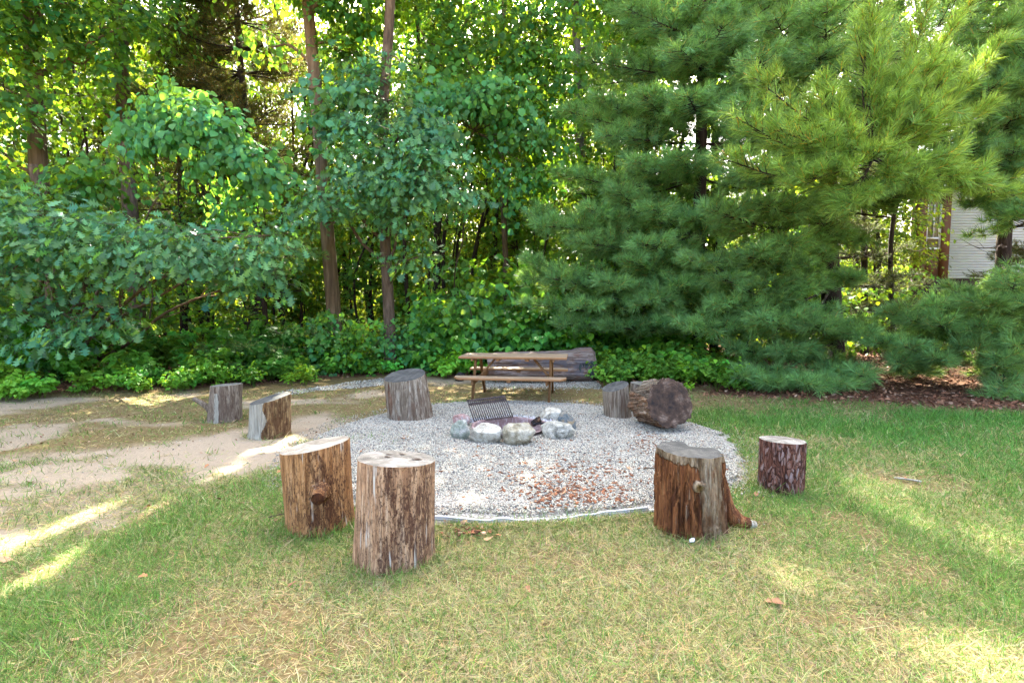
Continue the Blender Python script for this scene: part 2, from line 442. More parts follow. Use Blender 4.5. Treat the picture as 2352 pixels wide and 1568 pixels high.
def pebble():
    V = np.array([(1, 0, 0), (-1, 0, 0), (0, 1, 0), (0, -1, 0), (0, 0, .75), (0, 0, -.75)], float)
    V = V * rng.uniform(.7, 1.25, (6, 3)) + rng.normal(0, .14, (6, 3))
    F = np.array([(0, 2, 4), (2, 1, 4), (1, 3, 4), (3, 0, 4), (2, 0, 5), (1, 2, 5), (3, 1, 5), (0, 3, 5)])
    return V, F
def scatter_pebbles(A, x, y, z, smin, smax):
    for k in range(6):
        T = pebble(); s = slice(k, None, 6); m = len(x[s])
        sz_ = rng.uniform(smin, smax, m) * np.where(rng.random(m) < .08, 1.5, 1)
        Rm = rots(rng.uniform(0, 6.28, m), rng.normal(0, .5, m), rng.uniform(0, 6.28, m), sz_)
        r = rng.random(m)
        base = np.where((r < .58)[:, None], (.475, .46, .365), np.where((r < .76)[:, None], (.25, .24, .19), np.where((r < .88)[:, None], (.10, .10, .105), (.38, .28, .19))))
        col = base * rng.uniform(.72, 1.22, (m, 1))
        A.add_inst(T, Rm, np.stack([x[s], y[s], z[s] + sz_ * .25], 1), col)
A = Acc()
N = 330000
x = rng.uniform(-3, 4, N); y = rng.uniform(3.4, 8.8, N)
k = in_pad(x, y, np.where(rng.random(N) < .12, np.where(y < 4.2, .05, .38), .05)) & (np.hypot(x - PIT[0], y - PIT[1]) > .52) & (rng.random(N) < np.clip(5.2 / y, .5, 1))
x, y = x[k], y[k]
scatter_pebbles(A, x, y, np.where(in_pad(x, y, -.05), gravel_z(x, y), ground_z(x, y) + .006), .0045, .0098)
N = 9000                                                        # the strip of gravel by the undergrowth
x = rng.uniform(-5, -2.3, N); y = rng.uniform(8.6, 11.5, N)
STRIP = [G(*p) for p in [(640, 903), (730, 890), (800, 878), (884, 866), (890, 884), (840, 893), (740, 900), (650, 912)]]
k = sd_poly(x, y, STRIP) + (n2(x, y, 3, 2, 7) - .5) * .3 < 0
scatter_pebbles(A, x[k], y[k], ground_z(x[k], y[k]), .009, .017)
N = 5000
x = rng.uniform(-.6, 1.8, N); y = rng.normal(10.6, .3, N)
scatter_pebbles(A, x, y, ground_z(x, y), .008, .015)
N = 1600                                                        # stray stones on path and lawn edge
x = rng.uniform(-7, 5, N); y = rng.uniform(2.8, 9.5, N)
k = (zones(x, y)[0] > .3) | (rng.random(N) < .08)
k &= ~in_pad(x, y, 0)
scatter_pebbles(A, x[k], y[k], ground_z(x[k], y[k]), .004, .010)
kind(A.build('gravel', M['stone_tint']), 'stuff')['label'] = 'loose pale grey gravel spread around the fire pit'

# ------------------------------------------------------------------ grass
def blade(curve, kink):
    xs = [0, .4, .75, 1.0]; V = []
    for k, t in enumerate(xs[:-1]):
        wv = (1 - t * .75) * .5
        V += [(t, -wv, curve * t * t), (t, wv, curve * t * t + kink)]
    V.append((1, 0, curve))
    return np.array(V, float), np.array([(0, 1, 3), (0, 3, 2), (2, 3, 5), (2, 5, 4), (4, 5, 6)])
def grass(A, x, y, dens_fn, tall=1.0):
    m = len(x)
    wt = dens_fn(x, y); k = rng.random(m) < wt; x, y = x[k], y[k]; m = len(x)
    z = ground_z(x, y)
    straw = np.clip(n2(x, y, .8, 3, 41) * 1.7 - .12 - .40 * sstep(1.2, 4.5, x) + .22 * np.exp(-((x - 1.0) ** 2 + (y - 2.2) ** 2) / 1.5) + .12 * sstep(3.2, 2, y) , .12, .92)
    isstraw = rng.random(m) < straw * .9
    g = np.stack([.125 + .11 * rng.random(m), .27 + .14 * rng.random(m), .042 + .03 * rng.random(m)], 1)
    lush = sstep(1.5, 5, x) * sstep(3, 6, y)
    g = g * (1 - lush[:, None]) + lush[:, None] * g * np.array([.70, .97, .9])
    s_ = np.stack([.46 + .24 * rng.random(m), .39 + .21 * rng.random(m), .17 + .13 * rng.random(m)], 1)
    col = np.where(isstraw[:, None], s_, g) * rng.uniform(.4, 1.15, (m, 1))
    L = rng.gamma(4.5, .0112, m) * tall * (1 + .5 * lush) * np.where(isstraw, .95, 1) + .012
    pit = np.where(isstraw, rng.normal(.22, .32, m), rng.normal(.72, .38, m)); pit = np.clip(pit, -.02, 1.45)
    wd = rng.uniform(.0022, .0044, m) * np.clip(y / 3.0, 1, 2.2)
    yaw = rng.uniform(0, 6.283, m)
    for k in range(5):
        T = blade([-.1, -.25, -.4, -.15, -.55][k], .0)
        s = slice(k, None, 5)
        Rm = rots(yaw[s], pit[s], rng.normal(0, .5, len(yaw[s])))
        S = np.stack([L[s], wd[s], L[s]], 1)
        A.add_inst(T, Rm * S[:, None, :], np.stack([x[s], y[s], z[s] + .001], 1), col[s])
A = Acc()
def band(y0, y1, dens, kx=1.08):
    hw = y1 * kx + .4; N = int(2 * hw * (y1 - y0) * dens)
    return rng.uniform(-hw, hw, N), rng.uniform(y0, y1, N)
for y0, y1, dn in ((1.2, 1.9, 3500), (1.9, 2.8, 12500), (2.8, 4, 10500), (4, 5.6, 7000), (5.6, 7.4, 4200), (7.4, 9.6, 2600)):
    x, y = band(y0, y1, dn * GRASS_D); grass(A, x, y, lawn_weight)
# tufts on the path and along the pad
def tufts(num, x0, x1, y0, y1, test, per=26, sp=.05, tall=1.3):
    cx, cyy = rng.uniform(x0, x1, num), rng.uniform(y0, y1, num); k = test(cx, cyy)
    cx, cyy = np.repeat(cx[k], per), np.repeat(cyy[k], per)
    grass(A, cx + rng.normal(0, sp, len(cx)), cyy + rng.normal(0, sp, len(cx)), lambda a, b: np.ones_like(a), tall)
tufts(200, -7, 0, 3, 9.5, lambda a, b: (zones(a, b)[0] > .2) & (rng.random(len(a)) < .45))
tufts(110, -8, 6, 5, 10.5, lambda a, b: (zones(a, b)[3] > .15) & (zones(a, b)[1] < .3), 30, .07)
q = smooth_path(np.array([G(*p) for p in [(1010, 1205), (1160, 1206), (1300, 1200), (1480, 1184)]]), 60)[:, :2]
qq = q[(60 * rng.random(900) ** .7).astype(int) % 60]
grass(A, np.repeat(qq[:, 0], 5) + rng.normal(0, .03, 4500), np.repeat(qq[:, 1], 5) - np.abs(rng.normal(-.01, .05, 4500)), lambda a, b: np.ones_like(a), 1.5)
grass(A, rng.normal(-2.0, .28, 2600), rng.normal(6.0, .12, 2600), lambda a, b: np.ones_like(a), 1.2)
grass(A, rng.normal(-.75, .12, 900), rng.normal(8.55, .18, 900), lambda a, b: np.ones_like(a), 1.3)
tag(A.build('grass', M['grass']), 'short dry mown grass mixed with green blades on the clearing', 'grass', kind='stuff')

# ------------------------------------------------------------------ leaf templates
def leaf(xs, ys, fold=.12, droop=.18):
    xs, ys = np.array(xs, float), np.array(ys, float); K = len(xs)
    mid = np.stack([xs, 0 * xs, -droop * xs ** 2], 1)
    lf = np.stack([xs + .12 * ys, ys, -droop * xs ** 2 + fold * ys], 1)
    rt = lf * np.array([1, -1, 1])
    V = np.concatenate([mid, lf, rt]); F = []
    for k in range(K - 1):
        a, b, c, d = k, k + 1, K + k, K + k + 1
        F += [(a, b, d), (a, d, c)]
        a2, b2, c2, d2 = k, k + 1, 2 * K + k, 2 * K + k + 1
        F += [(a2, d2, b2), (a2, c2, d2)]
    return V, np.array(F)
LEAF = {
    'oak': leaf([0, .14, .26, .36, .48, .58, .70, .80, .92, 1.0], [.015, .09, .05, .30, .07, .42, .09, .34, .08, .0]),
    'heart': leaf([-.10, .02, .18, .38, .55, .68, .85, 1.0], [.16, .38, .46, .44, .37, .25, .1, 0]),
    'maple': leaf([0, .10, .22, .34, .48, .60, .80, 1.0], [.12, .40, .30, .52, .26, .28, .12, 0]),
    'oval': leaf([0, .2, .45, .75, 1.0], [.02, .22, .29, .18, 0]),
    'simple': (np.array([(0, 0, 0), (.45, .30, .06), (1, 0, -.12), (.45, -.30, .06)], float), np.array([(0, 2, 1), (0, 3, 2)])),
}
def spray(kind_, nl, size, rad=.5, droop=(.15, .95), dome=.5, colv=.38):
    """A drooping fan of leaves about 1 m across; +X points outward."""
    a = Acc(); T = LEAF[kind_]
    r = rad * np.sqrt(rng.random(nl)); an = rng.uniform(-math.pi, math.pi, nl)
    p = np.stack([r * np.cos(an) * 1.15, r * np.sin(an), -dome * r ** 2 + rng.normal(0, .07, nl)], 1)
    yaw = an * .55 + rng.normal(0, .55, nl)
    pit = -rng.uniform(*droop, nl)
    a.add_inst(T, rots(yaw, pit, rng.normal(0, .45, nl), size * rng.uniform(.45, 1.25, nl)), p, jitter_col(nl, colv, .16))
    for k in range(5):
        V, F = tube(np.array([(-rad * .9, 0, -.02), (0, 0, 0), p[rng.integers(nl)]]), .004, 3, cap=False); a.add(V, F, np.array([.9, .45, .5]))
    return a.arrays()
SPR = {}
def sprays(key, *args, nvar=5, **kw): SPR[key] = [spray(*args, **kw) for _ in range(nvar)]
sprays('oak', 'oak', 32, .175, .50, colv=.4)
sprays('mid', 'maple', 26, .15, .55, droop=(.1, 1.0), colv=.35)
sprays('vine', 'heart', 28, .14, .5, droop=(.35, 1.15))
sprays('maple', 'maple', 30, .15, .5)
sprays('high', 'oval', 26, .24, .75)
sprays('far', 'simple', 30, .19, .62, droop=(0, 1.1))
def put_sprays(A, key, P, out, s=1.0, tint=(1, 1, 1), keep_gap=True, v=.28, drop=(.35, .35), m=0):
    """sprays at P, facing along out (n,3)"""
    if not len(P): return
    yaw = np.arctan2(out[:, 1], out[:, 0]) + rng.normal(0, .5, len(P))
    pit = -np.clip(rng.normal(*drop, len(P)), -.3, 1.3)
    for q in range(len(SPR[key])):
        sl_ = slice(q, None, len(SPR[key])); nn = len(P[sl_])
        Rm = rots(yaw[sl_], pit[sl_], rng.normal(0, .25, nn), s * rng.uniform(.8, 1.25, nn))
        A.add_inst(SPR[key][q], Rm, P[sl_], jitter_col(nn, v, .13) * np.array(tint), m)
def blob_points(c, r, n_, rz=None, shell=.35):
    """layered points in an ellipsoid, denser towards its skin"""
    c = np.asarray(c, float); r = np.asarray(r if np.ndim(r) else (r, r, r * .75 if rz is None else rz), float)
    d = rng.normal(0, 1, (n_, 3)); d /= np.linalg.norm(d, axis=1, keepdims=True)
    q = d * (shell + (1 - shell) * rng.random((n_, 1)) ** .6)
    q[:, 2] = np.round(q[:, 2] * 3 + rng.normal(0, .22, n_)) / 3
    out = d.copy(); out[:, 1] -= .55
    return c + q * r, out

# ------------------------------------------------------------------ broadleaf trees
def trunk_pts(pxs, Y, n_=22):
    P = np.array([D(a, b, Y if np.isscalar(Y) else Y[k]) for k, (a, b) in enumerate(pxs)])
    base = P[0].copy(); base[2] = -.1
    if P[0][2] > .15: P = np.vstack([base + (P[0] - base) * .0, P])
    else: P[0][2] = -.1
    return smooth_path(P, n_)
def add_trunk(A, path, r0, r1, ns=14, rough=.10, flare=.35, seed=0):
    t = np.linspace(0, 1, len(path)); zz = path[:, 2]
    r = r0 + (r1 - r0) * t + flare * r0 * np.exp(-np.clip(zz, 0, 9) / .35)
    A.add(*tube(path, r, ns, rough, seed))
def limb(A, a, b, r0, r1=.012, sag=.15, wob=.12, ns=6):
    a, b = np.asarray(a, float), np.asarray(b, float); L = np.linalg.norm(b - a)
    mid = (a + b) / 2 + np.array([0, 0, sag * L]) + rng.normal(0, wob * L * .35, 3)
    q = smooth_path([a, (a + mid) / 2 + rng.normal(0, .03 * L, 3), mid, (mid + b) / 2 + rng.normal(0, .03 * L, 3), b], 14)
    A.add(*tube(q, np.linspace(r0, r1, 14), ns, .1, int(rng.integers(99))))
    return q
def on_path(path, zz):
    i = int(np.clip(np.searchsorted(path[:, 2], zz), 0, len(path) - 1)); return path[i]
def broadleaf(name, label, cat, pxs, Y, r0, r1, blobs, mats=('bark', 'maple'), high=None, group=None, twigs=True, extra=None, flat=.75):
    path = trunk_pts(pxs, Y); loc = np.array([path[0][0], path[0][1], 0.0])
    root = thing(name, label, cat, loc, group)
    T, C = Acc(), Acc()
    if r0: add_trunk(T, path, r0, r1, seed=int(rng.integers(99)))
    for b in blobs:                            # (px, py, Y, radius, number of sprays, spray kind[, tint])
        c = D(b[0], b[1], b[2]); r = b[3]; nn = b[4]; key = b[5]
        P, out = blob_points(c, r, nn, r * flat)
        put_sprays(C, key, P, out, 1.0, b[6] if len(b) > 6 else (1, 1, 1))
        rz = r if np.isscalar(r) else r[0]
        st = on_path(path, c[2] - .45 * np.hypot(c[0] - path[0][0], c[1] - path[0][1]) - .2)
        q = limb(T, st, c, min(.05, .014 + r0 * .22), .012)
        if twigs:
            for k in range(min(7, 2 + nn // 12)):
                limb(T, q[rng.integers(6, 13)], P[rng.integers(len(P))], .014, .004, .05, .2, 4)
    if high:
        z0, z1, hr, nn = high
        for k in range(nn // 28):
            zc = rng.uniform(z0, z1); top = on_path(path, zc)
            an = rng.uniform(0, 6.28); rr = hr * rng.uniform(.15, .85)
            c = np.array([top[0] + rr * math.cos(an), top[1] + rr * math.sin(an), zc])
            P, out = blob_points(c, (1.5, 1.5, 1.0), 28); out = out + (P - top) * .3
            put_sprays(C, 'high', P, out, 1.0)
            limb(T, on_path(path, zc - .5 * rr - .6), c, .05, .02)
    if extra: extra(T, C, path)
    T.build('trunk', M[mats[0]], root, True, loc)
    C.build('crown', M[mats[1]], root, False, loc, True)
    return root
FRONT = 'tall trees along the edge of the clearing'
def high(z0=9, z1=18, r=3.0, n_=420): return (z0, z1, r, n_)

broadleaf('maple_tree', 'stout light brown trunk at the far left of the clearing, leafy from top to bottom', 'tree',
          [(128, 830), (108, 620), (90, 400), (79, 180), (70, 0), (60, -300), (56, -620)], 13, .24, .13,
          [(30, 60, 12.4, 1.2, 34, 'maple'), (150, 10, 12.6, 1.1, 26, 'maple'), (0, 210, 12, 1.0, 18, 'maple'), (210, 130, 13, 1.0, 18, 'maple'), (-80, 330, 12, 1.2, 26, 'maple'),
           (300, 60, 12.6, .8, 12, 'maple'), (20, 430, 11.5, .7, 12, 'maple'), (-120, 60, 12, 1.6, 30, 'maple'), (215, 400, 11.6, .75, 16, 'vine'), (150, 455, 11.4, .5, 10, 'vine')],
          ('bark_warm', 'maple'), high(9.5, 18), FRONT)
broadleaf('oak_tree', 'oak with a low spreading tier of lobed leaves reaching over the left of the clearing', 'tree',
          [(140, 830), (122, 640), (100, 480), (75, 380)], 12.2, .15, .10,
          [(30, 490, 9.6, .8, 17, 'oak'), (120, 520, 9.4, .85, 19, 'oak'), (230, 530, 9.4, .8, 18, 'oak'), (330, 555, 9.3, .7, 19, 'oak'), (430, 580, 9.4, .65, 15, 'oak'), (520, 595, 9.6, .6, 12, 'oak'), (600, 605, 9.8, .45, 7, 'oak'),
           (300, 600, 9.2, .45, 6, 'oak'), (150, 600, 9.2, .55, 8, 'oak'), (40, 610, 9.1, .6, 10, 'oak'), (50, 710, 9.2, .55, 7, 'oak'), (170, 735, 9.3, .45, 5, 'oak'), (255, 715, 9.5, .3, 3, 'oak'), (-60, 560, 9.3, .9, 26, 'oak'), (-100, 720, 9.3, .9, 18, 'oak'),
           (110, 775, 9.4, .4, 5, 'oak'), (620, 540, 10, .35, 5, 'oak'), (20, 655, 10.2, .6, 6, 'oak'), (200, 650, 10.4, .4, 3, 'oak'), (560, 650, 9.8, .25, 3, 'oak'), (400, 540, 10.2, .4, 4, 'oak')],
          ('bark_warm', 'oak'), None, FRONT, flat=.5)
broadleaf('ash_tree', 'dark straight trunk rising behind the vine covered dome on the left', 'tree',
          [(322, 830), (306, 560), (288, 330), (272, 0), (262, -300), (258, -600)], 14.6, .21, .12,
          [(330, 40, 14, 1.1, 18, 'maple'), (200, 250, 14, .9, 10, 'maple')],
          ('bark', 'maple'), high(10, 18.5), FRONT)
broadleaf('maple_tree', 'tall bare brown trunk leaning slightly left, tallest of those behind the front stumps', 'tree',
          [(770, 790), (765, 690), (754, 560), (741, 400), (729, 260), (720, 150), (707, 0), (693, -300), (684, -600)], 13.2, .195, .12,
          [(800, 40, 13.4, 1.0, 20, 'maple'), (720, -60, 13, 1.2, 30, 'maple'), (600, 100, 13.2, .5, 5, 'vine'), (790, 120, 13.6, .6, 8, 'maple'), (850, -40, 13, 1.1, 24, 'maple')],
          ('bark_warm', 'maple'), high(10, 18.5, 3.2, 480), FRONT)
broadleaf('oak_tree', 'slim oak in the middle with a drooping skirt of shiny lobed leaves', 'tree',
          [(896, 800), (892, 690), (885, 560), (878, 400), (884, 190), (897, 0), (902, -300), (900, -600)], 12.4, .145, .10,
          [(850, 310, 11.2, .75, 20, 'oak', (1.15, 1.15, 1.25)), (930, 300, 11, .8, 22, 'oak', (1.15, 1.15, 1.25)), (1000, 370, 10.9, .7, 16, 'oak'), (880, 390, 10.9, .75, 16, 'oak'), (800, 400, 11, .55, 14, 'oak'), (960, 430, 10.8, .6, 16, 'oak'), (1040, 450, 10.8, .45, 10, 'oak'),  # first two sprays tinted paler and bluer, light highlights put into leaf colour
           (760, 470, 11, .4, 8, 'oak'), (700, 485, 11.2, .3, 5, 'oak'), (850, 470, 11, .4, 8, 'oak'), (930, 495, 10.9, .3, 5, 'oak'), (800, 240, 11.6, .7, 18, 'vine'), (900, 230, 11.6, .7, 18, 'vine'), (760, 290, 11.8, .5, 10, 'vine'), (985, 290, 11.2, .6, 16, 'vine'),
           (960, 590, 11.4, .35, 6, 'oak'), (830, 170, 12, .7, 12, 'oak'), (920, 140, 12.2, .6, 9, 'vine')],
          ('bark', 'oak'), high(10, 17.5, 2.8, 380), FRONT)
broadleaf('maple_tree', 'dense dark green maple filling the top middle, left of the big pines', 'tree',
          [(1165, 800), (1160, 560), (1150, 350), (1152, 150), (1158, 0), (1160, -300), (1162, -560)], 14.5, .085, .06,
          [(1060, 60, 13.4, 1.0, 22, 'maple'), (1180, 50, 13.2, 1.1, 28, 'maple'), (1270, 150, 13, 1.0, 24, 'maple'), (1240, 250, 12.8, .9, 22, 'maple'), (1110, 200, 13, .8, 18, 'vine'), (1050, 250, 12.6, .6, 14, 'vine'), (1130, 290, 12.4, .7, 16, 'vine'), (1230, 370, 12.6, .8, 18, 'maple'), (1290, 60, 13, 1.0, 22, 'maple'),
           (1200, 430, 12.6, .6, 12, 'maple'), (1260, 330, 12.5, .6, 12, 'maple'), (1080, 330, 12.8, .5, 9, 'maple'), (960, 60, 13.4, .9, 16, 'maple'), (1010, 150, 13.2, .8, 14, 'vine'), (1170, 140, 13, .9, 18, 'vine')],
          ('bark', 'maple'), high(9.5, 17.5, 3.2, 460), FRONT)
broadleaf('cherry_tree', 'straight grey trunk beside the left edge of the big pines', 'tree',
          [(1345, 810), (1338, 470), (1328, 200), (1322, 0), (1320, -300), (1320, -600)], 15.5, .14, .10,
          [(1380, -20, 15, .9, 12, 'maple'), (1290, -40, 15, 1.0, 16, 'maple'), (1400, 110, 15.4, .5, 5, 'maple')],
          ('bark_grey', 'maple'), high(11, 19, 3.2, 420), FRONT)
# off to the sides the wood goes on, so it closes the view and shades the clearing
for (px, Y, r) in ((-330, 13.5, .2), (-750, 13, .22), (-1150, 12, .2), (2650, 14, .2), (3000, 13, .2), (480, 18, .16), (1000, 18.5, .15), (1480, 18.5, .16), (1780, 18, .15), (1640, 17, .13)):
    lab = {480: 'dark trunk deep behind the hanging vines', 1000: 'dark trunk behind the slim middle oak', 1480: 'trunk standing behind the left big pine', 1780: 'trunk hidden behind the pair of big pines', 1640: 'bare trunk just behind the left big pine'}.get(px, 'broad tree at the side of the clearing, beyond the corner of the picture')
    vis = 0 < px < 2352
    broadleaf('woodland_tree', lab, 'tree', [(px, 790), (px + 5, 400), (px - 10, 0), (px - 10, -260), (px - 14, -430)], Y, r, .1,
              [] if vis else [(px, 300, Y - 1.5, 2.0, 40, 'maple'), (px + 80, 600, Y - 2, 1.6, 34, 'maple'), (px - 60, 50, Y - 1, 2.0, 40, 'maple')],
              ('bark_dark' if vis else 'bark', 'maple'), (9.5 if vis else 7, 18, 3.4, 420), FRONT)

# climbing vine hanging over dead branches: a dome of heart shaped leaves
def vine_extra(T, C, path):
    for k in range(9):
        a = D(rng.uniform(430, 560), rng.uniform(470, 500), 11); limb(T, D(450, 380, 11.2), a + rng.normal(0, .2, 3), .012, .003, -.1, .3, 4)
def vine(name, label, domes, hang, stems):
    T, C = Acc(), Acc()
    base = np.array([*D(*stems[0])[:2], 0.0])
    root = thing(name, label, 'climbing vine', base)
    for (px, py, Y, rx, rz, nn, tint) in domes:
        c = D(px, py, Y)
        d = rng.normal(0, 1, (nn, 3)); d[:, 2] = np.abs(d[:, 2]) * .9 + .05; d[:, 1] = -np.abs(d[:, 1]); d /= np.linalg.norm(d, axis=1, keepdims=True)
        P = c + d * np.array([rx, rx * .7, rz])
        put_sprays(C, 'vine', P, d * np.array([1, 1, 0]) + np.array([0, -.7, 0]), .95, tint, drop=(.75, .3), v=.12)
    for (px, py, Y, rx, rz, nn) in hang:
        P = D(px, py, Y) + rng.normal(0, 1, (nn, 3)) * np.array([rx, .12, rz])
        put_sprays(C, 'vine', P, np.tile([0, -1.0, 0], (nn, 1)), .8, drop=(.9, .3))
    for k in range(1, len(stems)):
        limb(T, D(*stems[k - 1]), D(*stems[k]), .022, .014, .05, .2)
    for k in range(16):
        limb(T, D(*stems[-1]), D(domes[k % len(domes)][0] + rng.uniform(-60, 60), domes[k % len(domes)][1] + rng.uniform(-20, 60), domes[0][2]), .014, .004, .1, .3, 4)
    T.build('vine_stem', M['twig'], root, True, base); C.build('foliage', M['vine'], root, False, base, True)
vine('climbing_vine', 'dome of big heart shaped vine leaves draped in a slope over the left trees', [(390, 330, 11.3, .75, .55, 26, (1.05, 1.05, 1)), (450, 345, 11, .95, .85, 66, (1, 1.02, 1)), (550, 400, 11, .7, .5, 34, (1, 1, 1)), (615, 430, 11.1, .40, .25, 8, (1, 1, 1)), (400, 255, 11.5, .6, .3, 13, (1.45, 1.3, 1))],
     [(540, 440, 10.9, .3, .2, 7), (520, 500, 10.9, .28, .35, 9), (320, 400, 11.1, .25, .2, 4), (590, 465, 10.9, .25, .15, 4)], [(330, 820, 12), (318, 560, 12), (400, 400, 11.6), (450, 330, 11.3)])
vine('climbing_vine', 'vine cloaking an arched bough in the middle, above the gap in the trees', [(1050, 255, 12, .75, .45, 22, (.95, 1, .95)), (1140, 235, 12, .7, .4, 18, (.95, 1, .95)), (1205, 330, 12, .5, .5, 12, (1, 1, 1))],
     [(1010, 330, 12, .3, .3, 5), (1180, 420, 12, .35, .3, 7)], [(1075, 800, 14), (1062, 560, 13.6), (1060, 400, 13), (1090, 300, 12.3)])

# ------------------------------------------------------------------ conifers
def tuft(nn, L, w, spread=(.45, 1.25), shoot=.12):
    u = rng.random(nn); th = spread[0] + (spread[1] - spread[0]) * (1 - u ** .8 * .8) * rng.uniform(.75, 1.1, nn); ph = rng.uniform(0, 6.283, nn)
    d = np.stack([np.cos(th), np.sin(th) * np.cos(ph), np.sin(th) * np.sin(ph)], 1)
    b = np.stack([u * shoot, 0 * u, 0 * u], 1); ln = L * rng.uniform(.75, 1.1, nn)
    s = np.cross(d, rng.normal(0, 1, (nn, 3))); s /= np.linalg.norm(s, axis=1, keepdims=True)
    tip = b + d * ln[:, None]; tip[:, 2] -= .10 * ln
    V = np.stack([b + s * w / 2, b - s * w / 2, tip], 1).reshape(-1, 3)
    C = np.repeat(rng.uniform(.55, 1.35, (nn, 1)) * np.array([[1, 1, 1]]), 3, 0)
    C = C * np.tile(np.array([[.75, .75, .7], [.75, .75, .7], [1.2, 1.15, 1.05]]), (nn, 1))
    F = np.arange(nn * 3).reshape(-1, 3)
    sv, sf = tube(np.array([(0, 0, 0), (shoot, 0, 0)]), .005, 3, cap=False)
    V = np.vstack([V, sv]); F = np.vstack([F, sf + nn * 3]); C = np.vstack([C, np.tile([2.6, .9, .6], (len(sv), 1))])
    return V, F, C
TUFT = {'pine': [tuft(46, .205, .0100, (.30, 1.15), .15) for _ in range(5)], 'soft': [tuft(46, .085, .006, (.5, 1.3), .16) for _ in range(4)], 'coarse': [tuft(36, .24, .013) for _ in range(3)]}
def bough(T, C, a, b, width, nb, key='pine', step=.13, sag=.08, tint=(1, 1, 1), r0=.03, lift=.35, gap=True, flat=1.0):
    a, b = np.asarray(a, float), np.asarray(b, float); L = np.linalg.norm(b - a)
    mid = (a + b) / 2 + np.array([0, 0, -sag * L]) + rng.normal(0, .04 * L, 3)
    q = smooth_path([a, mid, b], 24)
    T.add(*tube(q, np.linspace(r0, .006, 24), 6, .1, int(rng.integers(50))))
    t0 = np.clip(1 - 2.6 / L, .12, .6) if L > 2.6 else .12
    ts = np.linspace(t0, .98, nb) + rng.normal(0, .01, nb)
    P, X = [], []
    for k, t in enumerate(np.clip(ts, 0, .995)):
        i = min(int(t * 23), 22); p = q[i] * (1 - (t * 23 - i)) + q[i + 1] * (t * 23 - i); tg = q[i + 1] - q[i]; tg /= np.linalg.norm(tg)
        side = np.cross(tg, [0, 0, 1.0]); side /= np.linalg.norm(side) + 1e-6
        sgn = 1 if k % 2 else -1; an = rng.uniform(.55, 1.15)
        d = tg * math.cos(an) + side * sgn * math.sin(an) + np.array([0, 0, rng.normal(.02, .22 * flat)]); d /= np.linalg.norm(d)
        ln = width * (1 - ((t - t0) / (1 - t0)) * .78) * rng.uniform(.6, 1.15)
        e = p + d * ln + np.array([0, 0, .10 * ln]); m_ = (p + e) / 2 - np.array([0, 0, .05 * ln])
        T.add(*tube(smooth_path([p, m_, e], 5), np.linspace(.009, .003, 5), 3, cap=False))
        nn = max(2, int(ln / step))
        for s in np.linspace(.34, 1, nn):
            P.append(p + (e - p) * s - np.array([0, 0, .2 * ln * s * (1 - s)]) + rng.normal(0, .03, 3)); dd = d + rng.normal(0, .38, 3); dd[2] += lift; X.append(dd)
            if s < .99 and rng.random() < .75:
                P.append(P[-1] + side * rng.normal(0, .10) + tg * .06 + np.array([0, 0, rng.normal(.0, .05)])); X.append(d + side * rng.normal(0, .8) + np.array([0, 0, lift]))
    P.append(q[-1]); X.append(tg + np.array([0, 0, lift]))
    P, X = np.array(P), np.array(X)
    put_tufts(C, P, X, key, tint)
def put_tufts(C, P, X, key, tint, m=0):
    tv = TUFT[key]
    for k in range(len(tv)):
        s = slice(k, None, len(tv)); nn = len(P[s])
        if nn: C.add_inst(tv[k], aim(X[s], rng.uniform(0, 6.28, nn), rng.uniform(.75, 1.2, nn)), P[s], jitter_col(nn, .2, .06) * np.array(tint), m)
